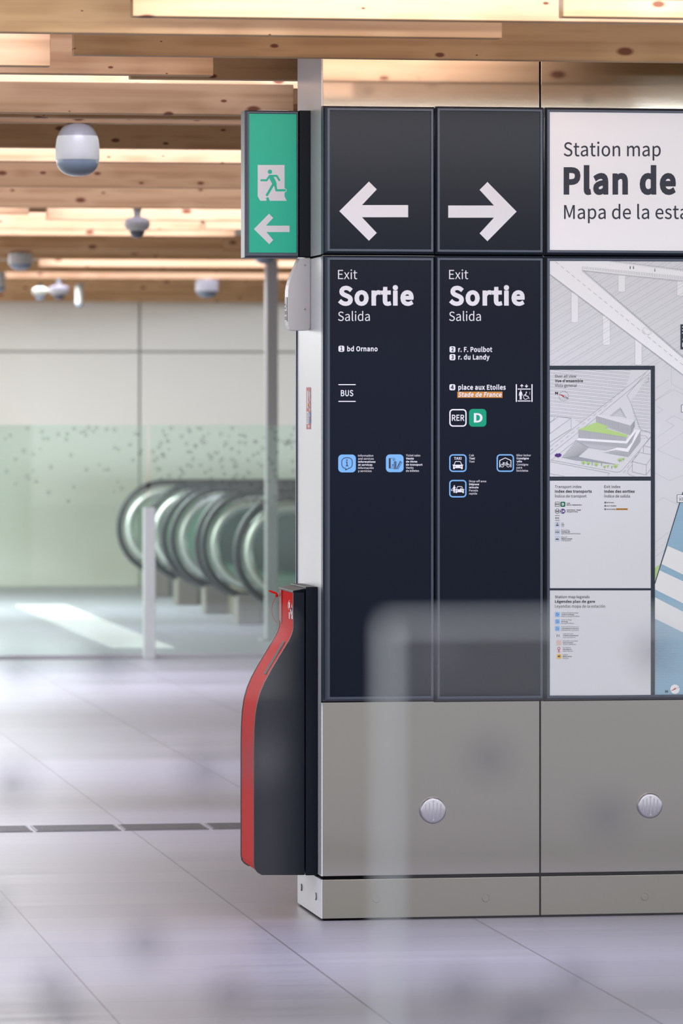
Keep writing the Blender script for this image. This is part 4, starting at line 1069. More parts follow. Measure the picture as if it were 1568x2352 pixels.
for q in ([(72, 310), (190, 222), (368, 246), (368, 395), (72, 580)], [(72, 460), (368, 246)], [(1215, 845), (1315, 718), (1470, 748)], [(1215, 845), (1215, 990), (1408, 1030), (1410, 890), (1215, 845)],
          [(1410, 890), (1470, 800)], [(1408, 1030), (1470, 945)], [(1370, 720), (1370, 625), (1470, 648)], [(1370, 625), (1470, 500)], [(1390, -230), (1440, -270), (1440, -330)]):
    k.path([D(*p_) for p_ in q], 0.7)
k.done('street_drawing', LINE_MID, S6)
k = fi(8)
k.poly(D(72, 465), D(366, 250), D(366, 392), D(72, 575))
k.done('block_side', flat('block_side_print', (206, 209, 210), 0.5, 0.2), S6)
# the station building
k = fi(9)
k.poly(D(715, 212), D(1190, 345), D(1190, 480), D(890, 380), D(840, 385), D(715, 300))
k.poly(D(1190, 345), D(1254, 268), D(1250, 360), D(1225, 385), D(1225, 440), D(1190, 480))
k.poly(D(470, 402), D(1150, 500), D(1125, 562), D(470, 520))
k.poly(D(440, 550), D(1140, 595), D(1140, 660), D(1010, 650), D(840, 690), D(620, 655))
k.poly(D(815, 718), D(985, 682), D(1160, 712), D(1160, 780))
k.poly(D(1140, 595), D(1285, 405), D(1200, 600), D(1140, 660))
k.poly(D(1160, 712), D(1330, 410), D(1328, 570), D(1160, 780))
o = k.done('building_facade', FACADE, S6)
k = fi(10)
for p0, p1, q0, q1, n in (((715, 215), (1190, 348), (715, 300), (1190, 478), 34), ((470, 405), (1125, 500), (470, 520), (1125, 560), 46), ((500, 556), (1140, 598), (500, 590), (1140, 660), 42),
                          ((900, 700), (1160, 714), (900, 735), (1160, 778), 20), ((1195, 342), (1250, 275), (1195, 470), (1250, 360), 8), ((1145, 595), (1270, 430), (1145, 655), (1210, 580), 9), ((1165, 705), (1328, 420), (1165, 772), (1328, 570), 16)):
    k.bars(D(*p0), D(*p1), D(*q0), D(*q1), n, 0.45)
k.done('facade_stroke', LINE_MID, o)
fi(9).poly(D(715, 212), D(775, 195), D(1254, 268), D(1190, 345)).done('building_roof', flat('roof_print', (212, 214, 215), 0.5, 0.2), o)
fi(10).poly(D(470, 402), D(715, 300), D(885, 352), D(840, 385), D(1150, 475), D(1150, 510)).done('green_roof', LEAF, o)
k = fi(10)
k.poly(D(470, 520), D(1125, 562), D(1250, 402), D(1285, 405), D(1140, 595), D(440, 550))
k.poly(D(815, 718), D(1010, 650), D(1140, 662), D(1285, 405), D(1330, 410), D(1160, 712), D(985, 682))
k.done('terrace', ROAD, o)
k = fi(9)
for i in range(22):
    t_ = i / 21
    k.line(D(235 + (440 - 235) * t_, 785 - (785 - 550) * t_), D(470 + (615 - 470) * t_, 778 - (778 - 652) * t_), 0.5)
k.done('steps_drawing', LINE_MID, o)
fi(9).poly(D(240, 787), D(470, 778), D(1050, 892), D(980, 885), D(430, 828)).done('ramp_drawing', SHADE, o)
for (x, y, r) in ((540, 858, 27), (608, 866, 25), (718, 882, 27), (832, 914, 17), (880, 902, 15), (985, 905, 30), (1040, 820, 24), (1092, 806, 15)):
    tr = fi(11).disc(D(x, y), r / 6.03, 14, r * 0.8 / 6.03).disc(D(x + 10, y - 8), r * 0.6 / 6.03, 12).done('tree_drawing', LEAF, S6)
    fi(12).line(D(x, y), D(x, y + 34), 0.7).line(D(x, y + 16), D(x - 10, y), 0.5).line(D(x, y + 16), D(x + 10, y), 0.5).done('trunk', LEAF_DARK, tr)
for (x, y) in ((660, 880), (792, 888), (932, 928), (1062, 824)):
    fi(11).poly(D(x - 6, y - 10), D(x, y - 32), D(x + 6, y - 10), D(x + 1, y + 26), D(x - 1, y + 26)).done('tree_drawing', LEAF_DARK, S6)
k = fi(11)
for dx, dy in ((-30, 4), (-15, -8), (0, 0), (15, -10), (32, -2), (5, 14), (-12, 12), (22, 10)):
    k.disc(D(188 + dx, 755 + dy), 2.6, 12)
k.line(D(188, 760), D(188, 798), 0.7)
k.done('purple_tree', PURPLE, S6)


def titles(x, bases, rows, widths, cap=6.2):
    for i, (s, b_, w) in enumerate(zip(rows, bases, widths)):
        fi(8).text(s, x, x + w, b_, cap, 0.05 if i == 1 else 0.005).done(('english_title', 'french_title', 'spanish_title')[i], BLACK_INK, S6)


titles(1274, (867, 877.8, 888.6), ('Over all view', "Vue d'ensemble", 'Vista general'), (49, 64.5, 50))
titles(1274, (1121, 1131.7, 1142.6), ('Transport index', 'Index des transports', 'Índice de transport'), (61, 84.5, 72.5))
titles(1387.5, (1121, 1131.7, 1142.6), ('Exit index', 'Index des sorties', 'Índice de salida'), (37, 69.5, 58.5))
titles(1274, (1374, 1384.7, 1395.6), ('Station map legends', 'Légendes plan de gare', 'Leyendas mapa de la estación'), (79.5, 92, 115))
fi(8).text('N', 1274.5, 1281, 906, 6, 0.06).done('compass_letter', BLACK_INK, S6)
o = fi(8).ring((1294.3, 909.8), 10.8, 0.7).done('compass', LINE_MID, S6)
fi(9).poly((1283.5, 904.5), (1296, 909), (1294, 912.3)).done('needle', RED_PRINT, o)
fi(9).path([(1296, 909), (1305, 915.3), (1294, 912.3)], 0.6).done('needle_tail', BLACK_INK, o)


def small(x, base, rows, cap=2.5, step=3.95, mat=None):
    k = fi(9)
    for i, (s, b_, w) in enumerate(rows):
        k.text(s, x, x + w, base + i * step, cap, 0.05 if b_ else 0.0)
    return k.done('entry_text', mat or BLACK_INK, S6)


# transport index
o = fi(8).rframe(1274, 1152.5, 1285, 1164, 2.4, 0.8).done('rail_pictogram', BLACK_INK, S6)
fi(8).text('RER', 1275.6, 1283.6, 1160.2, 4.0, 0.03).done('rail_letters', BLACK_INK, o)
o = fi(8).rrect(1286.6, 1152.5, 1297.8, 1164, 2.2).done('line_pictogram', GREEN_DARK, S6)
fi(9).text('D', 1289.8, 1295, 1161.2, 6, 0.06).done('line_letter', PRINT_WHITE, o)
small(1301, 1157, [('Creil', 1, 7.5), ('Melun / Malesherbes', 1, 34.5)])
o = fi(8).ring((1279.5, 1174.2), 5.2, 0.8).done('metro_pictogram', BLACK_INK, S6)
fi(8).text('M', 1276.3, 1282.8, 1176.8, 5, 0.02).done('metro_letter', BLACK_INK, o)
o = fi(8).disc((1292.2, 1174.2), 5.7).done('metro_line_pictogram', PURPLE, S6)
fi(9).text('14', 1288.2, 1296, 1177, 5.6, 0.06).done('line_number', PRINT_WHITE, o)
small(1301, 1172.6, [('Saint-Denis - Pleyel', 1, 32.5), ("Aéroport d'Orly", 1, 25.5)])
k = fi(8).rect(1274, 1184, 1285, 1184.8).rect(1274, 1195, 1285, 1195.8).text('BUS', 1275.2, 1283.6, 1191.8, 3.7, 0.03)
k.done('bus_pictogram', BLACK_INK, S6)
for y, rows, kind in ((1205, [('Cab', 0, 5), ('Taxi', 1, 6.5), ('Taxi', 0, 6)], 0), (1221.4, [('Bike parking', 0, 19), ('Parking vélo', 1, 20), ('Aparcamiento para bicicletas', 0, 44)], 1), (1237.2, [('Drop-off', 0, 13), ('Dépose minute', 1, 25), ('Parking exprés', 0, 22.5)], 2)):
    o = fi(8).rframe(1274, y - 5.6, 1285, y + 5.8, 2.2, 0.7).done('service_pictogram', BLUE, S6)
    k = fi(9)
    if kind == 1:
        k.path([(1276.2, y + 3), (1276.2, y - 1.2), (1279.5, y - 3), (1282.8, y - 1.2), (1282.8, y + 3)], 0.6).ring((1277.9, y + 1.6), 1.1, 0.5, 14).ring((1281.2, y + 1.6), 1.1, 0.5, 14).line((1277.9, y + 1.4), (1281.2, y), 0.5)
    else:
        car(k, 1279.6, y - 1.8, 0.26)
        k.rect(1277.8, y - 3.6, 1281.4, y - 2.6) if kind == 0 else k.rect(1276, y, 1277.4, y + 2)
    k.done('service_symbol', BLACK_INK, o)
    small(1288.7, y - 2.4, rows)
for i, (s, w) in enumerate((('bd Ornano', 17), ('rue F. Poulbot', 22.5), ('rue du Landy', 20.5))):
    y = 1154.3 + 7.6 * i
    o = fi(8).rrect(1387.6, y - 1.8, 1391.2, y + 1.9, 0.8).done('number_box', MAP_FRAME, S6)
    fi(9).text(str(i + 1), 1388.8, 1390, y + 1.2, 2.3, 0.03).done('numeral', PRINT_WHITE, o)
    small(1392.3, y + 1.2, [(s, 1, w)])
o = fi(8).rect(1414, 1167.5, 1441.2, 1171.3).done('venue_band', ORANGE, S6)
fi(9).text('Stade de France', 1415, 1440, 1170.5, 2.3, 0.04, 0.15).done('venue_name', BLACK_INK, o)
# map legend
for y, rows, kind in ((1411.4, [('Ticket and ticket recharge', 0, 39), ('Ticket et recharge', 1, 29), ('Billetes y recarga de billetes', 0, 42)], 0),
                      (1427.6, [('Ticket recharge', 0, 24), ('Recharge', 1, 15), ('Recarga de billetes', 0, 29)], 0),
                      (1443.6, [('Information and services', 0, 40), ('Informations et services', 1, 40), ('Información y servicios', 0, 40)], 0)):
    o = fi(8).rrect(1274, y - 5.6, 1285.2, y + 5.8, 2.2).done('service_pictogram', BLUE, S6)
    k = fi(9).rframe(1277, y - 3.2, 1280.6, y + 3, 0.5, 0.7).rect(1277, y - 3.2, 1278, y + 3).line((1283, y - 1.6), (1281, y + 3), 1.0)
    k.done('service_symbol', BLUE_DARK, o)
    small(1288.7, y - 2.6, rows, mat=LINE_MID if kind else None)
k = fi(8).disc((1278.9, 1457.6), 0.9).rect(1278.1, 1458.7, 1279.8, 1462.6).disc((1283.2, 1457.6), 0.8).rect(1282.5, 1458.7, 1284, 1462.4)
k.done('toilet_pictogram', INK, S6)
small(1292, 1457, [('Automatic toilets', 0, 24), ('Toilettes automatiques', 1, 36), ('Aseos automáticos', 0, 29)], mat=INK)
k = fi(8)
k.clip = (1277.5, 1470.8, 1288.5, 1481.8)
for c in range(-2, 3):
    k.line((1276 + c * 5.4, 1484), (1290 + c * 5.4, 1470), 2.2)
k.done('hatched_area_pictogram', SALMON, S6)
small(1292, 1473.4, [('Area under construction', 0, 35), ('Zone en travaux', 1, 24), ('Area en construcción', 0, 30)], mat=INK)
k = fi(8).ring((1283, 1489.6), 2.8, 1.2, 24).poly((1280.8, 1492), (1285.2, 1492), (1283, 1497)).rect(1280, 1496.6, 1286, 1498)
k.done('position_pictogram', RED_PRINT, S6)
small(1292, 1488.6, [('You are here', 0, 18), ('Vous êtes ici', 1, 20), ('Usted está aquí', 0, 23)], mat=INK)
o = fi(8).rrect(1278.5, 1502, 1288.6, 1513, 2).done('sound_pictogram', YELLOW_PRINT, S6)
fi(9).poly((1280.5, 1506), (1283, 1506), (1285, 1504), (1285, 1511), (1283, 1509), (1280.5, 1509)).ring((1285, 1507.5), 2.2, 0.6, 12, -50, 50).done('sound_symbol', BLACK_INK, o)
small(1292, 1505, [('Sound beacon', 0, 11.5), ('Balise sonore', 1, 20.5), ('Baliza sonora', 0, 13)], mat=INK)
# ------------------------------------------------------------------ on the white side of the column
YS = 0.19
E_ = thing('emergency_exit_sign', 'green illuminated emergency exit sign with running figure and left arrow, projecting from the white side', 'exit sign', tuple(on_y(713, 590, YS)))
a = on_y(567.5, 255.5, YS); c = on_y(684.5, 588.5, YS)
w = 0.0055
bm = bmesh.new()
yb = YS + 0.085


def ring4(bm, x0, z0, x1, z1, y):
    return [bm.verts.new(p) for p in ((x0, y, z0), (x1, y, z0), (x1, y, z1), (x0, y, z1))]


rs = [ring4(bm, a.x - 0.006, c.z - 0.004, c.x + 0.003, a.z + 0.003, yb), ring4(bm, a.x - 0.006, c.z - 0.004, c.x + 0.003, a.z + 0.003, YS + 0.01),
      ring4(bm, a.x, c.z, c.x, a.z, YS), ring4(bm, a.x + w, c.z + w * 1.7, c.x - w * 0.8, a.z - w, YS), ring4(bm, a.x + w, c.z + w * 1.7, c.x - w * 0.8, a.z - w, YS + 0.006)]
for p, q in zip(rs, rs[1:]):
    for i in range(4):
        bm.faces.new((p[i], p[(i + 1) % 4], q[(i + 1) % 4], q[i]))
bm.faces.new(rs[0][::-1])
bm_obj('housing', bm, FRAME, E_, bevel=0.001)
g0 = on_y(571.5, 261.5, YS); g1 = on_y(680.5, 579.3, YS)
box('green_face', (g0.x - 0.001, YS + 0.003, g1.z - 0.002), (g1.x + 0.001, YS + 0.02, g0.z + 0.001), EXIT_GREEN, E_)
b0 = on_y(686.5, 254, YS + 0.012); b1 = on_y(713.5, 590, YS + 0.012)
box('mounting_bracket', (b0.x, YS + 0.004, b1.z), (-0.0006, yb - 0.004, b0.z), BLACK_BODY, E_, 0.001)
c0 = on_y(590, 253.6, YS + 0.03); c1 = on_y(660, 255.5, YS + 0.03)
box('top_plate', (c0.x, YS + 0.015, a.z + 0.0025), (c1.x, YS + 0.06, a.z + 0.0045), GREY_METAL, E_)
Z3 = lambda x, y: (540 + x / 4.355, 240 + y / 4.355)


def gi(k):
    return face_ink(YS + 0.003, k)


o = gi(1).poly(*[Z3(*q) for q in ((225, 605), (493, 605), (493, 836), (513, 850), (513, 868), (493, 882), (493, 920), (515, 963), (250, 963), (225, 918))]).done('doorway_pictogram', PRINT_WHITE, E_)
k = gi(2).disc(Z3(347, 673), 22 / 4.355)
k.path([Z3(*q) for q in ((260, 758), (314, 758), (345, 714), (415, 714), (441, 757))], 20 / 4.355, round_=True)
k.poly(*[Z3(*q) for q in ((332, 716), (378, 712), (410, 775), (415, 800), (404, 838), (372, 796), (350, 760))])
k.path([Z3(*q) for q in ((382, 795), (318, 905))], 25 / 4.355, round_=True)
k.path([Z3(*q) for q in ((396, 780), (411, 858), (496, 858))], 23 / 4.355, round_=True)
k.poly(*[Z3(*q) for q in ((305, 938), (330, 926), (346, 964), (312, 964), (314, 950))])
k.done('running_figure', EXIT_GREEN, o)
gi(1).poly(*[Z3(*q) for q in ((187, 1246), (338, 1093), (379, 1134), (307, 1212), (543, 1212), (543, 1276), (312, 1276), (379, 1355), (340, 1397))]).done('left_arrow', PRINT_WHITE, E_)

# grey unit below the exit sign
Y2 = 0.195
prof = [(688, 592.5), (682.5, 605), (677, 618), (671.3, 631), (666.6, 643.6), (663.4, 655), (661.6, 667), (661, 690), (661, 735), (662.4, 747), (665.5, 755), (669.5, 759), (708, 759), (712.5, 752), (714, 740), (714, 592.5)]
U_ = thing('wall_loudspeaker', 'small grey metal wall unit with curved front, right under the green exit sign', 'wall unit', tuple(on_y(713, 759, Y2)))
pts = [on_y(x, y, Y2) for x, y in prof]
for p in pts[-3:]:
    p.x = min(p.x, -0.0005)
pts[-1].x = pts[-2].x = -0.0005
prism('housing', pts, (0, 0.062, 0), GREY_METAL, U_, 0.001)
q0 = pts[7]
xg = q0.x - 0.0012
k = Ink(lambda u, v: Vector((xg, Y2 + u, v)), (-1, 0, 0))
zz0, zz1 = on_y(661, 738, Y2).z, on_y(661, 682, Y2).z
k.rect(0.010, zz0, 0.054, zz1)
o = k.done('label_plate', flat('pale_label', (206, 210, 214), 0.5, 0.3), U_)
k = Ink(lambda u, v: Vector((xg - 0.0004, Y2 + u, v)), (-1, 0, 0))
rnd = random.Random(4)
for i in range(9):
    zc = zz0 + (zz1 - zz0) * (0.1 + 0.075 * i)
    for u in (0.016, 0.029, 0.042):
        if rnd.random() < 0.7:
            k.rect(u, zc - 0.0022, u + 0.008, zc + 0.0016)
k.done('speaker_slot', INK, o)
for px, py in ((700, 609), (700, 710.5)):
    p = on_y(px, py, Y2)
    s_ = lathe('screw', [(0.0034, 0.001), (0.0034, -0.0012), (0.0024, -0.002)], (p.x, Y2, p.z), CHROME, U_, 'Y', 20)
    lathe('socket', [(0.0014, -0.0018), (0.0014, -0.0023)], (p.x, Y2, p.z), DARK_GAP, s_, 'Y', 8)

# sticker on the white side
K_ = thing('fire_extinguisher_sticker', 'small upright red sticker with extinguisher symbol on the white side, above the red cabinet', 'sticker', tuple(on_x(708.5, 985, 0)))
H8 = lambda x, y: (690 + x / 18.1, 870 + y / 18.1)


def si(k):
    return side_ink(0.0, k)


si(1).rect(*H8(232, 350), *H8(432, 2105)).done('backing', PRINT_WHITE, K_)
si(2).rect(*H8(242, 362), *H8(422, 2095)).done('red_field', RED_PRINT, K_)
k = si(3)
k.poly(*[H8(*q) for q in ((268, 580), (270, 520), (290, 465), (312, 530), (322, 600), (318, 1230), (270, 1230))])
for q in (((330, 440), (372, 560), (400, 900), (380, 960), (350, 700)), ((330, 950), (352, 950), (412, 1150), (395, 1170)), ((345, 1180), (412, 1290), (412, 1340), (375, 1310)), ((380, 470), (420, 620), (418, 760), (400, 640))):
    k.poly(*[H8(*p_) for p_ in q])
k.poly(H8(295, 1935), H8(385, 1935), H8(340, 2070))
k.done('symbol', PRINT_WHITE, K_)
si(4).rect(*H8(258, 1030), *H8(322, 1120)).done('yellow_band', YELLOW_PRINT, K_)
si(3).rect(*H8(244, 1360), *H8(338, 1885)).done('text_field', PRINT_WHITE, K_)
k = si(4)
for i in range(11):
    k.rect(*H8(254, 1420 + i * 38), *H8(254 + (62 if i % 3 else 44), 1434 + i * 38))
k.done('small_print', LINE_MID, K_)
o = si(3).rect(*H8(340, 1395), *H8(422, 1845)).done('blue_field', BLUE_DARK, K_)
si(4).disc(H8(362, 1470), 1.0).rect(*H8(350, 1525), *H8(405, 1545)).done('class_symbol', PRINT_WHITE, o)
si(4).rect(*H8(350, 1590), *H8(395, 1690)).done('class_band', RED_PRINT, o)

# extinguisher cabinet
YE0 = 0.062
YE1 = YE0 + 0.275
X_ = thing('extinguisher_cabinet', 'tall charcoal extinguisher cabinet with a curved bright red front, hung low on the white side', 'extinguisher cabinet', tuple(on_y(701, 2010, YE0)))
P = lambda x, y: on_y(x, y, YE0)
left = [(673.5, 1357), (673.5, 1440), (672.5, 1448), (669, 1459), (664, 1470), (652, 1490), (622, 1540), (607, 1568), (597, 1592), (590, 1618), (586, 1645), (584, 1675), (583, 1720), (583, 1985)]
corner = [(585, 1996), (591, 2004), (601, 2010)]
cheek = [P(*q) for q in left + corner + [(699.5, 2010), (699.5, 1352)]]
prism('side_cheek', cheek, (0, 0.010, 0), BLACK_BODY, X_, 0.0018)
back = [p + Vector((0, YE1 - 0.010 - YE0, 0)) for p in cheek]
prism('side_cheek', back, (0, 0.010, 0), BLACK_BODY, X_, 0.0018)
tl, tr = P(673.5, 1357), P(699.5, 1352)
prism('top_cap', [tl + Vector((-0.001, 0, 0)), tr, tr - Vector((0, 0, 0.012)), tl - Vector((0.001, 0, 0.006))], (0, YE1 - YE0, 0), BLACK_BODY, X_, 0.001)
red = [P(x + 1.6, y) for x, y in left] + [P(588, 1997), P(594, 2003)]
red_in = [p + Vector((0.02, 0, 0)) for p in red]
body = [q + Vector((0, 0.010, 0)) for q in red + [P(699.5, 2006), P(699.5, 1358)]]
prism('red_front', body, (0, YE1 - YE0 - 0.02, 0), RED, X_, 0.001)
p1, p2 = P(673.5, 1362), P(673.5, 1436)
prism('recess_shade', [Vector((p1.x - 0.0006, YE1 - 0.05, p1.z)), Vector((p1.x - 0.0006, YE1 - 0.0105, p1.z)), Vector((p1.x - 0.0006, YE1 - 0.0105, p2.z + 0.005)), Vector((p1.x - 0.0006, YE1 - 0.05, p2.z - 0.006))], (0.0018, 0, 0), RED_SHADED, X_)  # darker red strip: shade of the recess painted on the flat face
# sight window in the sloping part of the front
s0, s1 = P(661.5, 1476), P(616.5, 1552)
d = (s1 - s0).normalized()
nrm = Vector((-abs(d.z), 0, abs(d.x)))
yw = YE0 + 0.052
win = [s0 + nrm * 0.0012, s1 + nrm * 0.0012]
prism('sight_window', [Vector((win[0].x, yw, win[0].z)), Vector((win[1].x, yw, win[1].z)), Vector((win[1].x, yw + 0.042, win[1].z)), Vector((win[0].x, yw + 0.042, win[0].z))], tuple(-nrm * 0.004), flat('sight_glass', (46, 24, 24), 0.6, 0.1), X_, 0.0008)
# white symbol on the upright part: drawn on the face y = distance along the face
xr = P(674.8, 1400).x
k = Ink(lambda u, v: Vector((xr - 0.0005, YE0 + u, P(673, v).z)), (-1, 0, 0))
k.path([(0.078, 1381), (0.098, 1386), (0.106, 1394), (0.098, 1402), (0.08, 1404)], 0.0075)
k.poly((0.072, 1386), (0.094, 1386), (0.094, 1399), (0.072, 1399))
k.poly((0.074, 1409), (0.092, 1409), (0.092, 1424), (0.074, 1424))
k.poly((0.038, 1386), (0.026, 1396), (0.022, 1408), (0.034, 1418), (0.052, 1400), (0.066, 1402), (0.06, 1410), (0.046, 1416))
k.poly((0.048, 1418), (0.02, 1412), (0.02, 1423), (0.042, 1423))
k.done('extinguisher_symbol', PRINT_WHITE, X_)
# lead seal: flag, knot and wire loop
ys = YE1 + 0.002
fl = [on_y(x, y, ys) for x, y in ((615, 1357.5), (620, 1355.5), (636, 1361), (637, 1365), (628, 1363.5))]
seal = prism('security_seal', fl, (0, 0.0016, 0), RED, X_)
kn = on_y(635.2, 1368, ys)
lathe('knot', [(0.003, -0.004), (0.0042, 0.0), (0.003, 0.005)], kn, RED, seal, 'Z', 12)
tube('seal_wire', [on_y(x, y, ys) for x, y in ((634, 1371), (629.5, 1378), (625.5, 1388), (623.6, 1398), (624.6, 1409), (628, 1419), (632, 1426), (636.5, 1431))], 0.00075, RED, seal, 6)
bp0, bp1 = P(701.5, 1348), P(730, 2010)
box('back_plate', (bp0.x, YE0 - 0.004, bp1.z), (-0.002, YE1 + 0.004, bp0.z), BLACK_BODY, X_, 0.0015)

# ------------------------------------------------------------------ ceiling boards
# (left, right, top, bottom) in the photograph, distance from the viewer, label; lamp = a strip light that washes its face, weak added fill on the brown boards
BOARD_AT = {}
BOARDS = [
    (-300, 2600, -300, -22, 9.9, 'brown ceiling board nearest the viewer, seen only mirrored in the steel above the signs', None),
    (1293, 2300, -60, 38, 11.30, 'short bright ceiling board at the very top right, its left end showing', (0.75, 24)),
    (305, 2300, -60, 37, 11.62, 'bright ceiling board along the top edge, its left end left of the column', (0.7, 40)),
    (-250, 1153, -90, 77, 11.96, 'brown knotty ceiling board at the top, ending above the right arrow sign', None),
    (170, 2300, 10, 127, 12.69, 'long brown ceiling board crossing in front of the top of the steel column', None),
    (-450, 116, 40, 152, 13.02, 'bright ceiling board at the top left, its right end left of the camera dome', (0.8, 16)),
    (-450, 490, 60, 171.5, 13.40, 'orange tinted ceiling board ending short of the white column side', (0.18, 9)),
    (300, 1100, 100, 180, 13.95, 'brown ceiling board that runs behind the white column side, below the orange one', None),
    (-500, 1100, 120, 200, 15.45, 'thin bright strip of ceiling board just above the board with the most knots', (1.0, 26)),
    (-500, 674, 190, 262, 15.10, 'very knotty reddish ceiling board above the nearest capsule camera, ending at the column', (0.2, 9)),
    (-500, 1100, 235, 272, 15.55, 'narrow dark ceiling board right behind the most knotty board', None),
    (-500, 1100, 240, 284, 15.95, 'ceiling board from which the nearest capsule camera hangs', None),
    (-500, 1100, 262, 341, 17.10, 'brown ceiling board behind the upper half of the nearest capsule camera', None),
    (-500, 1100, 300, 373, 17.95, 'bright ceiling board behind the lower half of the nearest capsule camera', (1.0, 24)),
    (-500, 1100, 376, 431, 19.9, 'brown ceiling board just below the nearest capsule camera', (0.18, 9)),
    (-500, 1100, 410, 478, 22.0, 'brown ceiling board right above the small dome camera on a stem', (0.2, 9)),
    (-500, 67, 440, 492, 22.9, 'bright ceiling board at the left with its right end left of the dome camera', (0.8, 12)),
    (108, 1100, 440, 506, 23.4, 'broad bright ceiling board behind the stem of the small dome camera', (1.0, 30)),
    (-500, 463, 490, 528, 24.6, 'bright ceiling board behind the small dome camera, ending right of it', (1.0, 24)),
    (471, 1100, 490, 527, 24.6, 'bright ceiling board starting right of the small dome camera', (1.0, 14)),
    (-500, 540, 515, 542, 25.5, 'thin bright ceiling board below the small dome camera', (1.0, 20)),
    (-500, 512, 530, 573, 27.2, 'brown ceiling board above the drum shaped camera, ending left of the green sign', None),
    (-500, 1100, 540, 580, 27.7, 'brown ceiling board that carries the drum shaped camera at the left', None),
    (-500, 1100, 570, 596, 29.0, 'brown ceiling board level with the drum shaped camera at the left', None),
    (90, 1100, 585, 613, 30.4, 'blurred bright ceiling board beginning right of the drum shaped camera', (1.0, 24)),
    (-500, 1100, 600, 626, 31.8, 'blurred orange ceiling board, the last but one before the far cameras', None),
    (-500, 1100, 612, 640, 33.3, 'blurred bright ceiling board just above the far white cameras', (0.6, 30)),
    (-500, 1100, 630, 668, 36.3, 'blurred brown ceiling board behind the far white cameras', None),
    (-500, 1100, 660, 693, 37.9, 'lowest blurred brown ceiling board, right before the pale far wall', None),
    (-500, 1100, 625, 651, 34.9, 'farthest ceiling board, from which the far white cameras hang', None),
]
for (xl, xr_, yt, yb_, dep, lab, lamp) in BOARDS:
    ref = 300 if xl < 300 < xr_ else (max(xl, 0) if xl > -1 else min(xr_, 100))
    pb = at_depth(ref, yb_, dep)
    z0 = pb.z
    z1 = min(at_depth(ref, yt, dep).z, CEIL_Z - 0.03)
    y = pb.y
    x0 = on_y(xl, yb_, y).x
    x1 = on_y(xr_, yb_, y).x
    o = box('timber_board', (x0, y, z0), (x1, y + 0.055, z1), WOOD, None, 0.0025)
    props(o, lab, 'ceiling board', 'timber boards of the ceiling', 'thing')
    BOARD_AT[dep] = (y + 0.0275, z0)
    for px in (-300, 950 if dep > 13 else 1400):
        if xl <= px <= xr_:
            hx = on_y(px, yb_, y).x
            box('hanger', (hx - 0.004, y + 0.024, z1), (hx + 0.004, y + 0.032, CEIL_Z), GREY_METAL, o)
    if lamp:
        g, watts = lamp
        xa, xb = max(x0, x0 if xl > -1 else on_y(-150, yb_, y).x), min(x1, on_y(1750 if dep < 13 else 1000, yb_, y).x)
        n = max(1, round((xb - xa) / 2.5))
        area_light('strip_light', ((xa + xb) / 2, y - 0.2, z0 + 0.33), ((xa + xb) / 2, y, z0 - 0.02), xb - xa, 0.05, (xb - xa) * g * LAMP_W, WARM, math.radians(78))
# the strip behind the board that crosses the column washes its back and the top of the steel
area_light('strip_light', (on_y(960, 100, -0.2).x, -0.22, 2.80), (on_y(960, 100, -0.5).x, -0.53, 2.50), 0.75, 0.05, 26, WARM, math.radians(120))

# ------------------------------------------------------------------ cameras under the ceiling
# capsule camera
by_, bz_ = BOARD_AT[15.95]
p = on_y(178, 340, by_)
s = 15.95 / F
T_ = thing('ceiling_camera', 'large white capsule shaped ceiling camera with a grey lower dome, nearest of all the cameras', 'camera', (p.x, p.y, p.z), 'cameras hanging under the ceiling')
top = bz_ - 0.004
cy = p.y
R = 50.5 * s
zb = at_depth(178, 405, 15.95).z
zc = at_depth(178, 368, 15.95).z
pr = [(R * 0.38, top + 0.004), (R * 0.55, top - 0.002), (R * 0.72, top - 0.012), (R * 0.86, top - 0.028), (R * 0.95, top - 0.048), (R, top - 0.075), (R, zc + 0.004), (R * 0.985, zc)]
lathe('housing', [(r, z) for r, z in pr], (p.x, cy, 0), CAM_WHITE, T_)
dome = [(R * 0.97, zc)]
for i in range(1, 10):
    t_ = math.radians(i * 9.6)
    dome.append((R * 0.97 * math.cos(t_) ** 0.8, zc - (zc - zb) * math.sin(t_)))
lathe('dome', dome, (p.x, cy, 0), CAM_BLUE, T_)


def drum(px, y0, y1, wpx, dep, lab, frac=0.62, mat=CAM_WHITE):
    by_, bz_ = BOARD_AT[dep]
    p = on_y(px, y0, by_)
    s = dep / F
    t = thing('ceiling_camera', lab, 'camera', tuple(p), 'cameras hanging under the ceiling')
    z0, z1 = at_depth(px, y1, dep).z, p.z
    zm = z1 - (z1 - z0) * frac
    R = wpx / 2 * s
    lathe('housing', [(R * 0.5, bz_), (R * 0.5, min(z1, bz_ - 0.002)), (R, min(z1, bz_ - 0.004)), (R, zm)], (p.x, p.y, 0), mat, t)
    pr = [(R * 0.93, zm)]
    for i in range(1, 9):
        a = math.radians(i * 10.5)
        pr.append((R * 0.93 * math.cos(a), zm - (zm - z0) * math.sin(a)))
    lathe('dome', pr, (p.x, p.y, 0), CAM_BLUE, t)
    return t


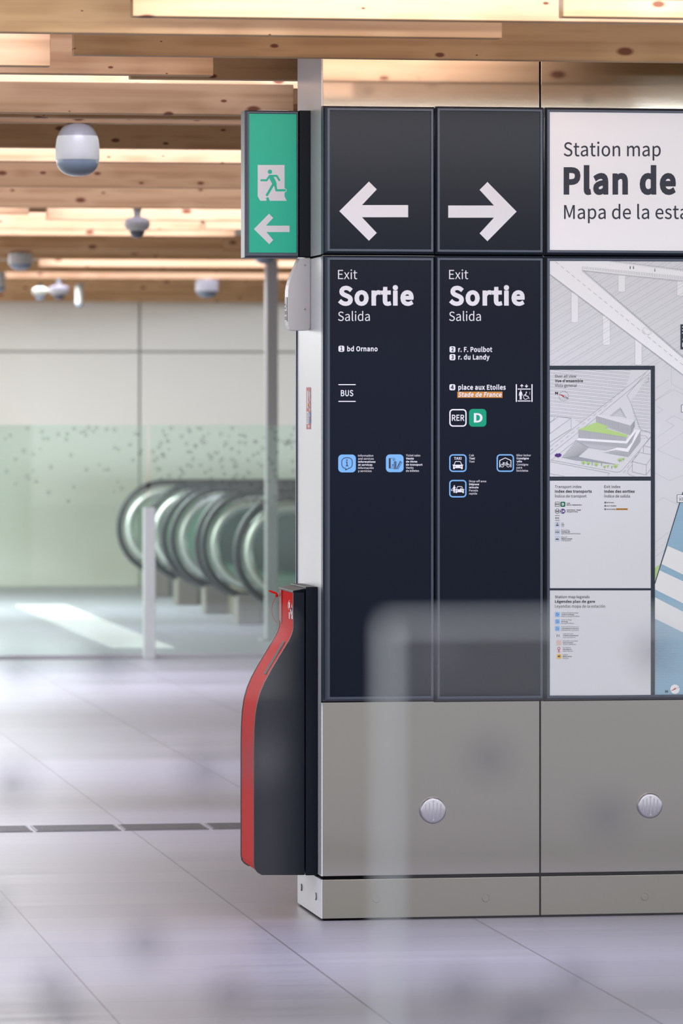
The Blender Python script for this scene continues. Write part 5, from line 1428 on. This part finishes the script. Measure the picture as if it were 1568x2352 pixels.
def ball(px, y0, y1, wpx, dep, lab, mat=CAM_WHITE):
    """Dome camera on a short stem."""
    by_, bz_ = BOARD_AT[dep]
    p = on_y(px, y0, by_)
    s = dep / F
    t = thing('ceiling_camera', lab, 'camera', tuple(p), 'cameras hanging under the ceiling')
    z0 = at_depth(px, y1, dep).z
    h = p.z - z0
    R = wpx / 2 * s
    lathe('stem', [(R * 0.35, bz_), (R * 0.35, min(p.z, bz_ - 0.002)), (R * 0.26, p.z - h * 0.2), (R * 0.26, p.z - h * 0.4)], (p.x, p.y, 0), mat, t, 'Z', 20)
    lathe('shroud', [(R * 0.3, p.z - h * 0.3), (R * 0.8, p.z - h * 0.36), (R, p.z - h * 0.46), (R, p.z - h * 0.6), (R * 0.8, p.z - h * 0.72), (R * 0.6, p.z - h * 0.76)], (p.x, p.y, 0), mat, t)
    pr = [(R * 0.62, p.z - h * 0.72)]
    for i in range(1, 8):
        a = math.radians(i * 12)
        pr.append((R * 0.62 * math.cos(a), p.z - h * (0.72 + 0.28 * math.sin(a))))
    lathe('dome', pr, (p.x, p.y, 0), flat('dark_smoked_dome', (70, 74, 84), 0.1, 0.5), t)
    return t


ball(315, 477, 547, 58, 22.0, 'small white dome camera on a short stem, right of the big capsule camera')
drum(47, 583, 622, 55, 27.7, 'white drum shaped ceiling camera with grey base at the far left')
drum(607, 585, 605, 52, 27.7, 'bluish dome camera half hidden behind the lower edge of the green exit sign', 0.2, CAM_BLUE)
ball(135, 638, 690, 46, 33.3, 'blurred bright white ball camera in the far row, right of a darker one')
ball(92, 645, 692, 36, 34.9, 'blurred grey ball camera in the far row, left of the bright white one', flat('grey_plastic', (84, 83, 78), 0.4, 0.4))
drum(475, 643, 684, 53, 33.3, 'blurred white drum camera in the far row, nearest to the grey post')
drum(1, 612, 672, 22, 31.8, 'blurred white cylinder camera cut by the left border', 0.8)
drum(182, 648, 706, 18, 34.9, 'blurred slim white cylinder hanging in the far row', 0.85)
# ------------------------------------------------------------------ floor fittings
y0 = on_floor(0, 1912).y; y1 = on_floor(0, 1899).y
DR = thing('floor_drain', 'long narrow slotted metal drain set in the floor left of the red cabinet', 'floor drain', (on_floor(275, 1905).x, (y0 + y1) / 2, 0))
xs_ = [on_floor(px, 1903).x for px in (-350, 71, 276, 481, 1000)]
for xa, xb in zip(xs_, xs_[1:]):
    o = box('grating', (xa + 0.006, y0, 0.0005), (xb - 0.006, y1, 0.003), flat('drain_metal', (120, 118, 124), 0.4, 0.5, 0.6), DR)
    bm = bmesh.new()
    n = 4
    for i in range(n):
        ya = y0 + (y1 - y0) * (i + 0.25) / n
        add_box(bm, (xa + 0.012, ya, 0.0028), (xb - 0.012, ya + (y1 - y0) * 0.55 / n, 0.0034))
    bm_obj('slot', bm, DARK_GAP, o)

# ribbed guiding strip towards the escalators
fa, fb = on_floor(262, 1491), on_floor(408, 1491)
yn, yf = fa.y, on_floor(140, 1391).y
TS = thing('tactile_paving', 'pale ribbed tactile guiding strip on the floor running towards the escalators', 'tactile paving', (fa.x, yn, 0))
box('base_strip', (fa.x, yn, 0.0005), (fb.x, yf, 0.003), flat('tactile_pale', (196, 194, 196), 0.5, 0.3), TS)
bm = bmesh.new()
n = 12
for i in range(n):
    x = fa.x + (fb.x - fa.x) * (i + 0.3) / n
    add_box(bm, (x, yn, 0.0028), (x + (fb.x - fa.x) * 0.4 / n, yf, 0.008))
bm_obj('rib', bm, flat('tactile_rib', (214, 212, 212), 0.5, 0.3), TS)

# ------------------------------------------------------------------ escalators
LABS = ['rearmost escalator balustrade, the leftmost of the curved ends', 'second curved escalator balustrade from the left, just right of the short grey post',
        'third curved escalator balustrade, in the middle of the row', 'fourth curved escalator balustrade, with the thickest looking handrail', 'nearest escalator balustrade, partly behind the tall grey post']
GLASS_GREEN = glass_material('green_tinted_glass', (0.84, 0.96, 0.92), 1.0, 0.012)
for i, dep in enumerate((36.8, 35.1, 33.55, 31.9, 30.3)):
    base = at_depth(-980 + 46147 / dep, 950, dep)
    bx, by = base.x, base.y
    zt, zl = 0.875, 0.18
    R = (zt - zl) / 2
    cx, cz = bx + R, (zt + zl) / 2
    t = thing('escalator_balustrade', LABS[i], 'escalator', (cx, by, 0), 'escalator ends behind the column')
    arc = [(cx + 2.4, zt)] + [(cx + R * math.cos(math.radians(a)), cz + R * math.sin(math.radians(a))) for a in range(90, 271, 9)] + [(cx + 1.6, zl - 0.12)]
    tube('handrail', [(x, by, z) for x, z in arc], 0.024, RUBBER, t, 12, 0.042)
    if i in (2, 3):
        yy = by + (0.5 if i == 2 else 0.33)
        tube('handrail', [(x, yy, z) for x, z in arc], 0.024, RUBBER, t, 12, 0.042)
    inn = [(cx + 2.4, zt - 0.07)] + [(cx + (R - 0.07) * math.cos(math.radians(a)), cz + (R - 0.07) * math.sin(math.radians(a))) for a in range(90, 271, 9)] + [(cx + 1.6, zl - 0.05)]
    tube('rail_profile', [(x, by, z) for x, z in inn], 0.036, flat('satin_rail_metal', (196, 200, 192), 0.3, 0.5, 0.6), t, 10, 0.05)
    g = [(x, z) for x, z in inn[1:-1]]
    gl = [Vector((x, by - 0.006, z)) for x, z in [(cx + 2.4, zt - 0.05)] + g + [(cx + 1.6, zl - 0.07)]]
    prism('glass_panel', gl, (0, 0.012, 0), GLASS_GREEN, t)
    box('pedestal', (cx - 0.13, by - 0.10, 0.0), (cx + 0.03, by + 0.10, zl + 0.02), flat('pedestal_metal', (122, 114, 108), 0.4, 0.4, 0.3), t, 0.01)
    box('skirt_panel', (cx + 0.03, by - 0.05, 0.0), (cx + 2.2, by + 0.05, zl - 0.02 if i != 2 else zl + 0.02),
        flat('skirt_yellow', (206, 200, 160), 0.45, 0.3) if i == 2 else flat('skirt_grey', (156, 160, 154), 0.4, 0.4), t)

# tall post of the glass enclosure
d_ = on_floor(625, 1471)
pa, pb = on_y(611.5, 1471, d_.y), on_y(638.5, 1471, d_.y)
PO = thing('enclosure_post', 'tall slim grey metal post standing from floor to ceiling beside the nearest escalator', 'post', ((pa.x + pb.x) / 2, d_.y, 0))
box('shaft', (pa.x, d_.y, 0.0), (pb.x, d_.y + 0.09, 2.99), POST, PO, 0.006)
box('foot_plate', (pa.x - 0.03, d_.y - 0.03, 0.0), (pb.x + 0.03, d_.y + 0.12, 0.012), POST, PO, 0.002)

# ------------------------------------------------------------------ glass balustrade in the background
YB = on_floor(341, 1513).y
zt = on_y(300, 976, YB).z
pa, pb = on_y(328.5, 1513, YB), on_y(355, 1513, YB)
xc = (pa.x + pb.x) / 2
GB = thing('glass_balustrade', 'green tinted glass balustrade with a band of printed dots, before the escalators', 'glass balustrade', (xc, YB, 0))
CLEAR_GREEN = glass_material('clear_green_glass', (0.87, 0.955, 0.915), 1.0, 0.018)
DOT_FAR = veil('printed_glass_dot', (84, 96, 90), 0.55)
rnd = random.Random(11)
for xa, xb in ((on_y(-420, 1000, YB).x, xc - 0.012), (xc + 0.012, on_y(800, 1000, YB).x)):
    o = box('glass_pane', (xa, YB + 0.022, 0.02), (xb, YB + 0.034, zt), CLEAR_GREEN, GB)
    k = Ink(lambda u, v: Vector((u, YB + 0.0212, v)))
    n = int((xb - xa) * (105 if xa < xc - 0.1 else 170))
    for i in range(n):
        u = xa + (xb - xa) * rnd.random()
        h = rnd.random() ** 1.15
        v = zt - 0.015 - h * 0.43
        if xb > xc + 0.1 or rnd.random() < 0.62:
            r = rnd.choice((0.008, 0.009, 0.010))
            if rnd.random() < 0.8:
                k.ring((u, v), r, 0.0045, 12)
            else:
                k.disc((u, v), r * 0.7, 12)
    props(k.done('dot_print', DOT_FAR, o), kind='stuff')
z_ = on_y(341, 1166, YB).z
box('post', (pa.x, YB - 0.045, 0.0), (pb.x, YB + 0.02, z_), flat('pale_post_metal', (176, 178, 176), 0.35, 0.5, 0.35), GB, 0.004)
box('base_channel', (on_y(-420, 1000, YB).x, YB + 0.012, 0.0), (on_y(800, 1000, YB).x, YB + 0.044, 0.025), POST, GB, 0.003)

# ------------------------------------------------------------------ glass balustrade close to the viewer
NEAR = 2.28
YN = at_depth(784, 1430, NEAR).y
ztn = at_depth(784, 1432, NEAR).z
GLASS_NEAR = glass_material('clear_balustrade_glass', (0.965, 0.965, 0.975), NEAR_GLOSS, 0.0)
EDGE = flat('ground_glass_edge', (190, 196, 200), 0.5, 0.4)
DOT_NEAR = veil('printed_grey_dot', (104, 102, 112), 0.42)
LEFT_DOTS = ((30, 1800, 54), (470, 1770, 54), (600, 1745, 46), (335, 2165, 48), (118, 2270, 48), (150, 2335, 46), (530, 2285, 50), (-40, 2080, 50), (250, 1515, 46), (40, 1530, 42))
RIGHT_DOTS = ((1005, 1490, 50), (1125, 1742, 52), (1395, 1875, 54), (1060, 2278, 52), (1320, 2255, 48), (1240, 2330, 50), (1180, 2345, 44), (1500, 1500, 46))
for lab, xa, xb, dots, edge_left in (
        ('close blurred clear glass balustrade pane at the lower left, edge beside the red cabinet', on_y(-500, 1500, YN).x, on_y(652, 1500, YN).x, LEFT_DOTS, False),
        ('close blurred clear glass balustrade pane before the exit signs and the map', on_y(896, 1500, YN).x, on_y(2300, 1500, YN).x, RIGHT_DOTS, True)):
    t = thing('balustrade_pane', lab, 'glass pane', ((xa + xb) / 2, YN, 0), 'glass balustrade panes nearest the viewer')
    o = box('glass_sheet', (xa, YN, 0.03), (xb, YN + 0.016, ztn), GLASS_NEAR, t)
    k = Ink(lambda u, v: Vector((u, YN - 0.0006, v)))
    for px, py, r in dots:
        q = on_y(px, py, YN)
        k.disc((q.x, q.z), r * NEAR / F, 40)
    props(k.done('dot_print', DOT_NEAR, o), kind='stuff')
    bm = bmesh.new()
    add_box(bm, (xa, YN - 0.0004, ztn - EDGE_W), (xb, YN + 0.0164, ztn + 0.0008))
    bm_obj('polished_top_edge', bm, EDGE, t)
    if edge_left:
        box('polished_side_edge', (xa - 0.0008, YN - 0.0004, 0.03), (xa + EDGE_W, YN + 0.0164, ztn - EDGE_W), EDGE, t)
    box('base_channel', (xa, YN - 0.02, 0.0), (xb, YN + 0.036, 0.09), POST, t, 0.003)
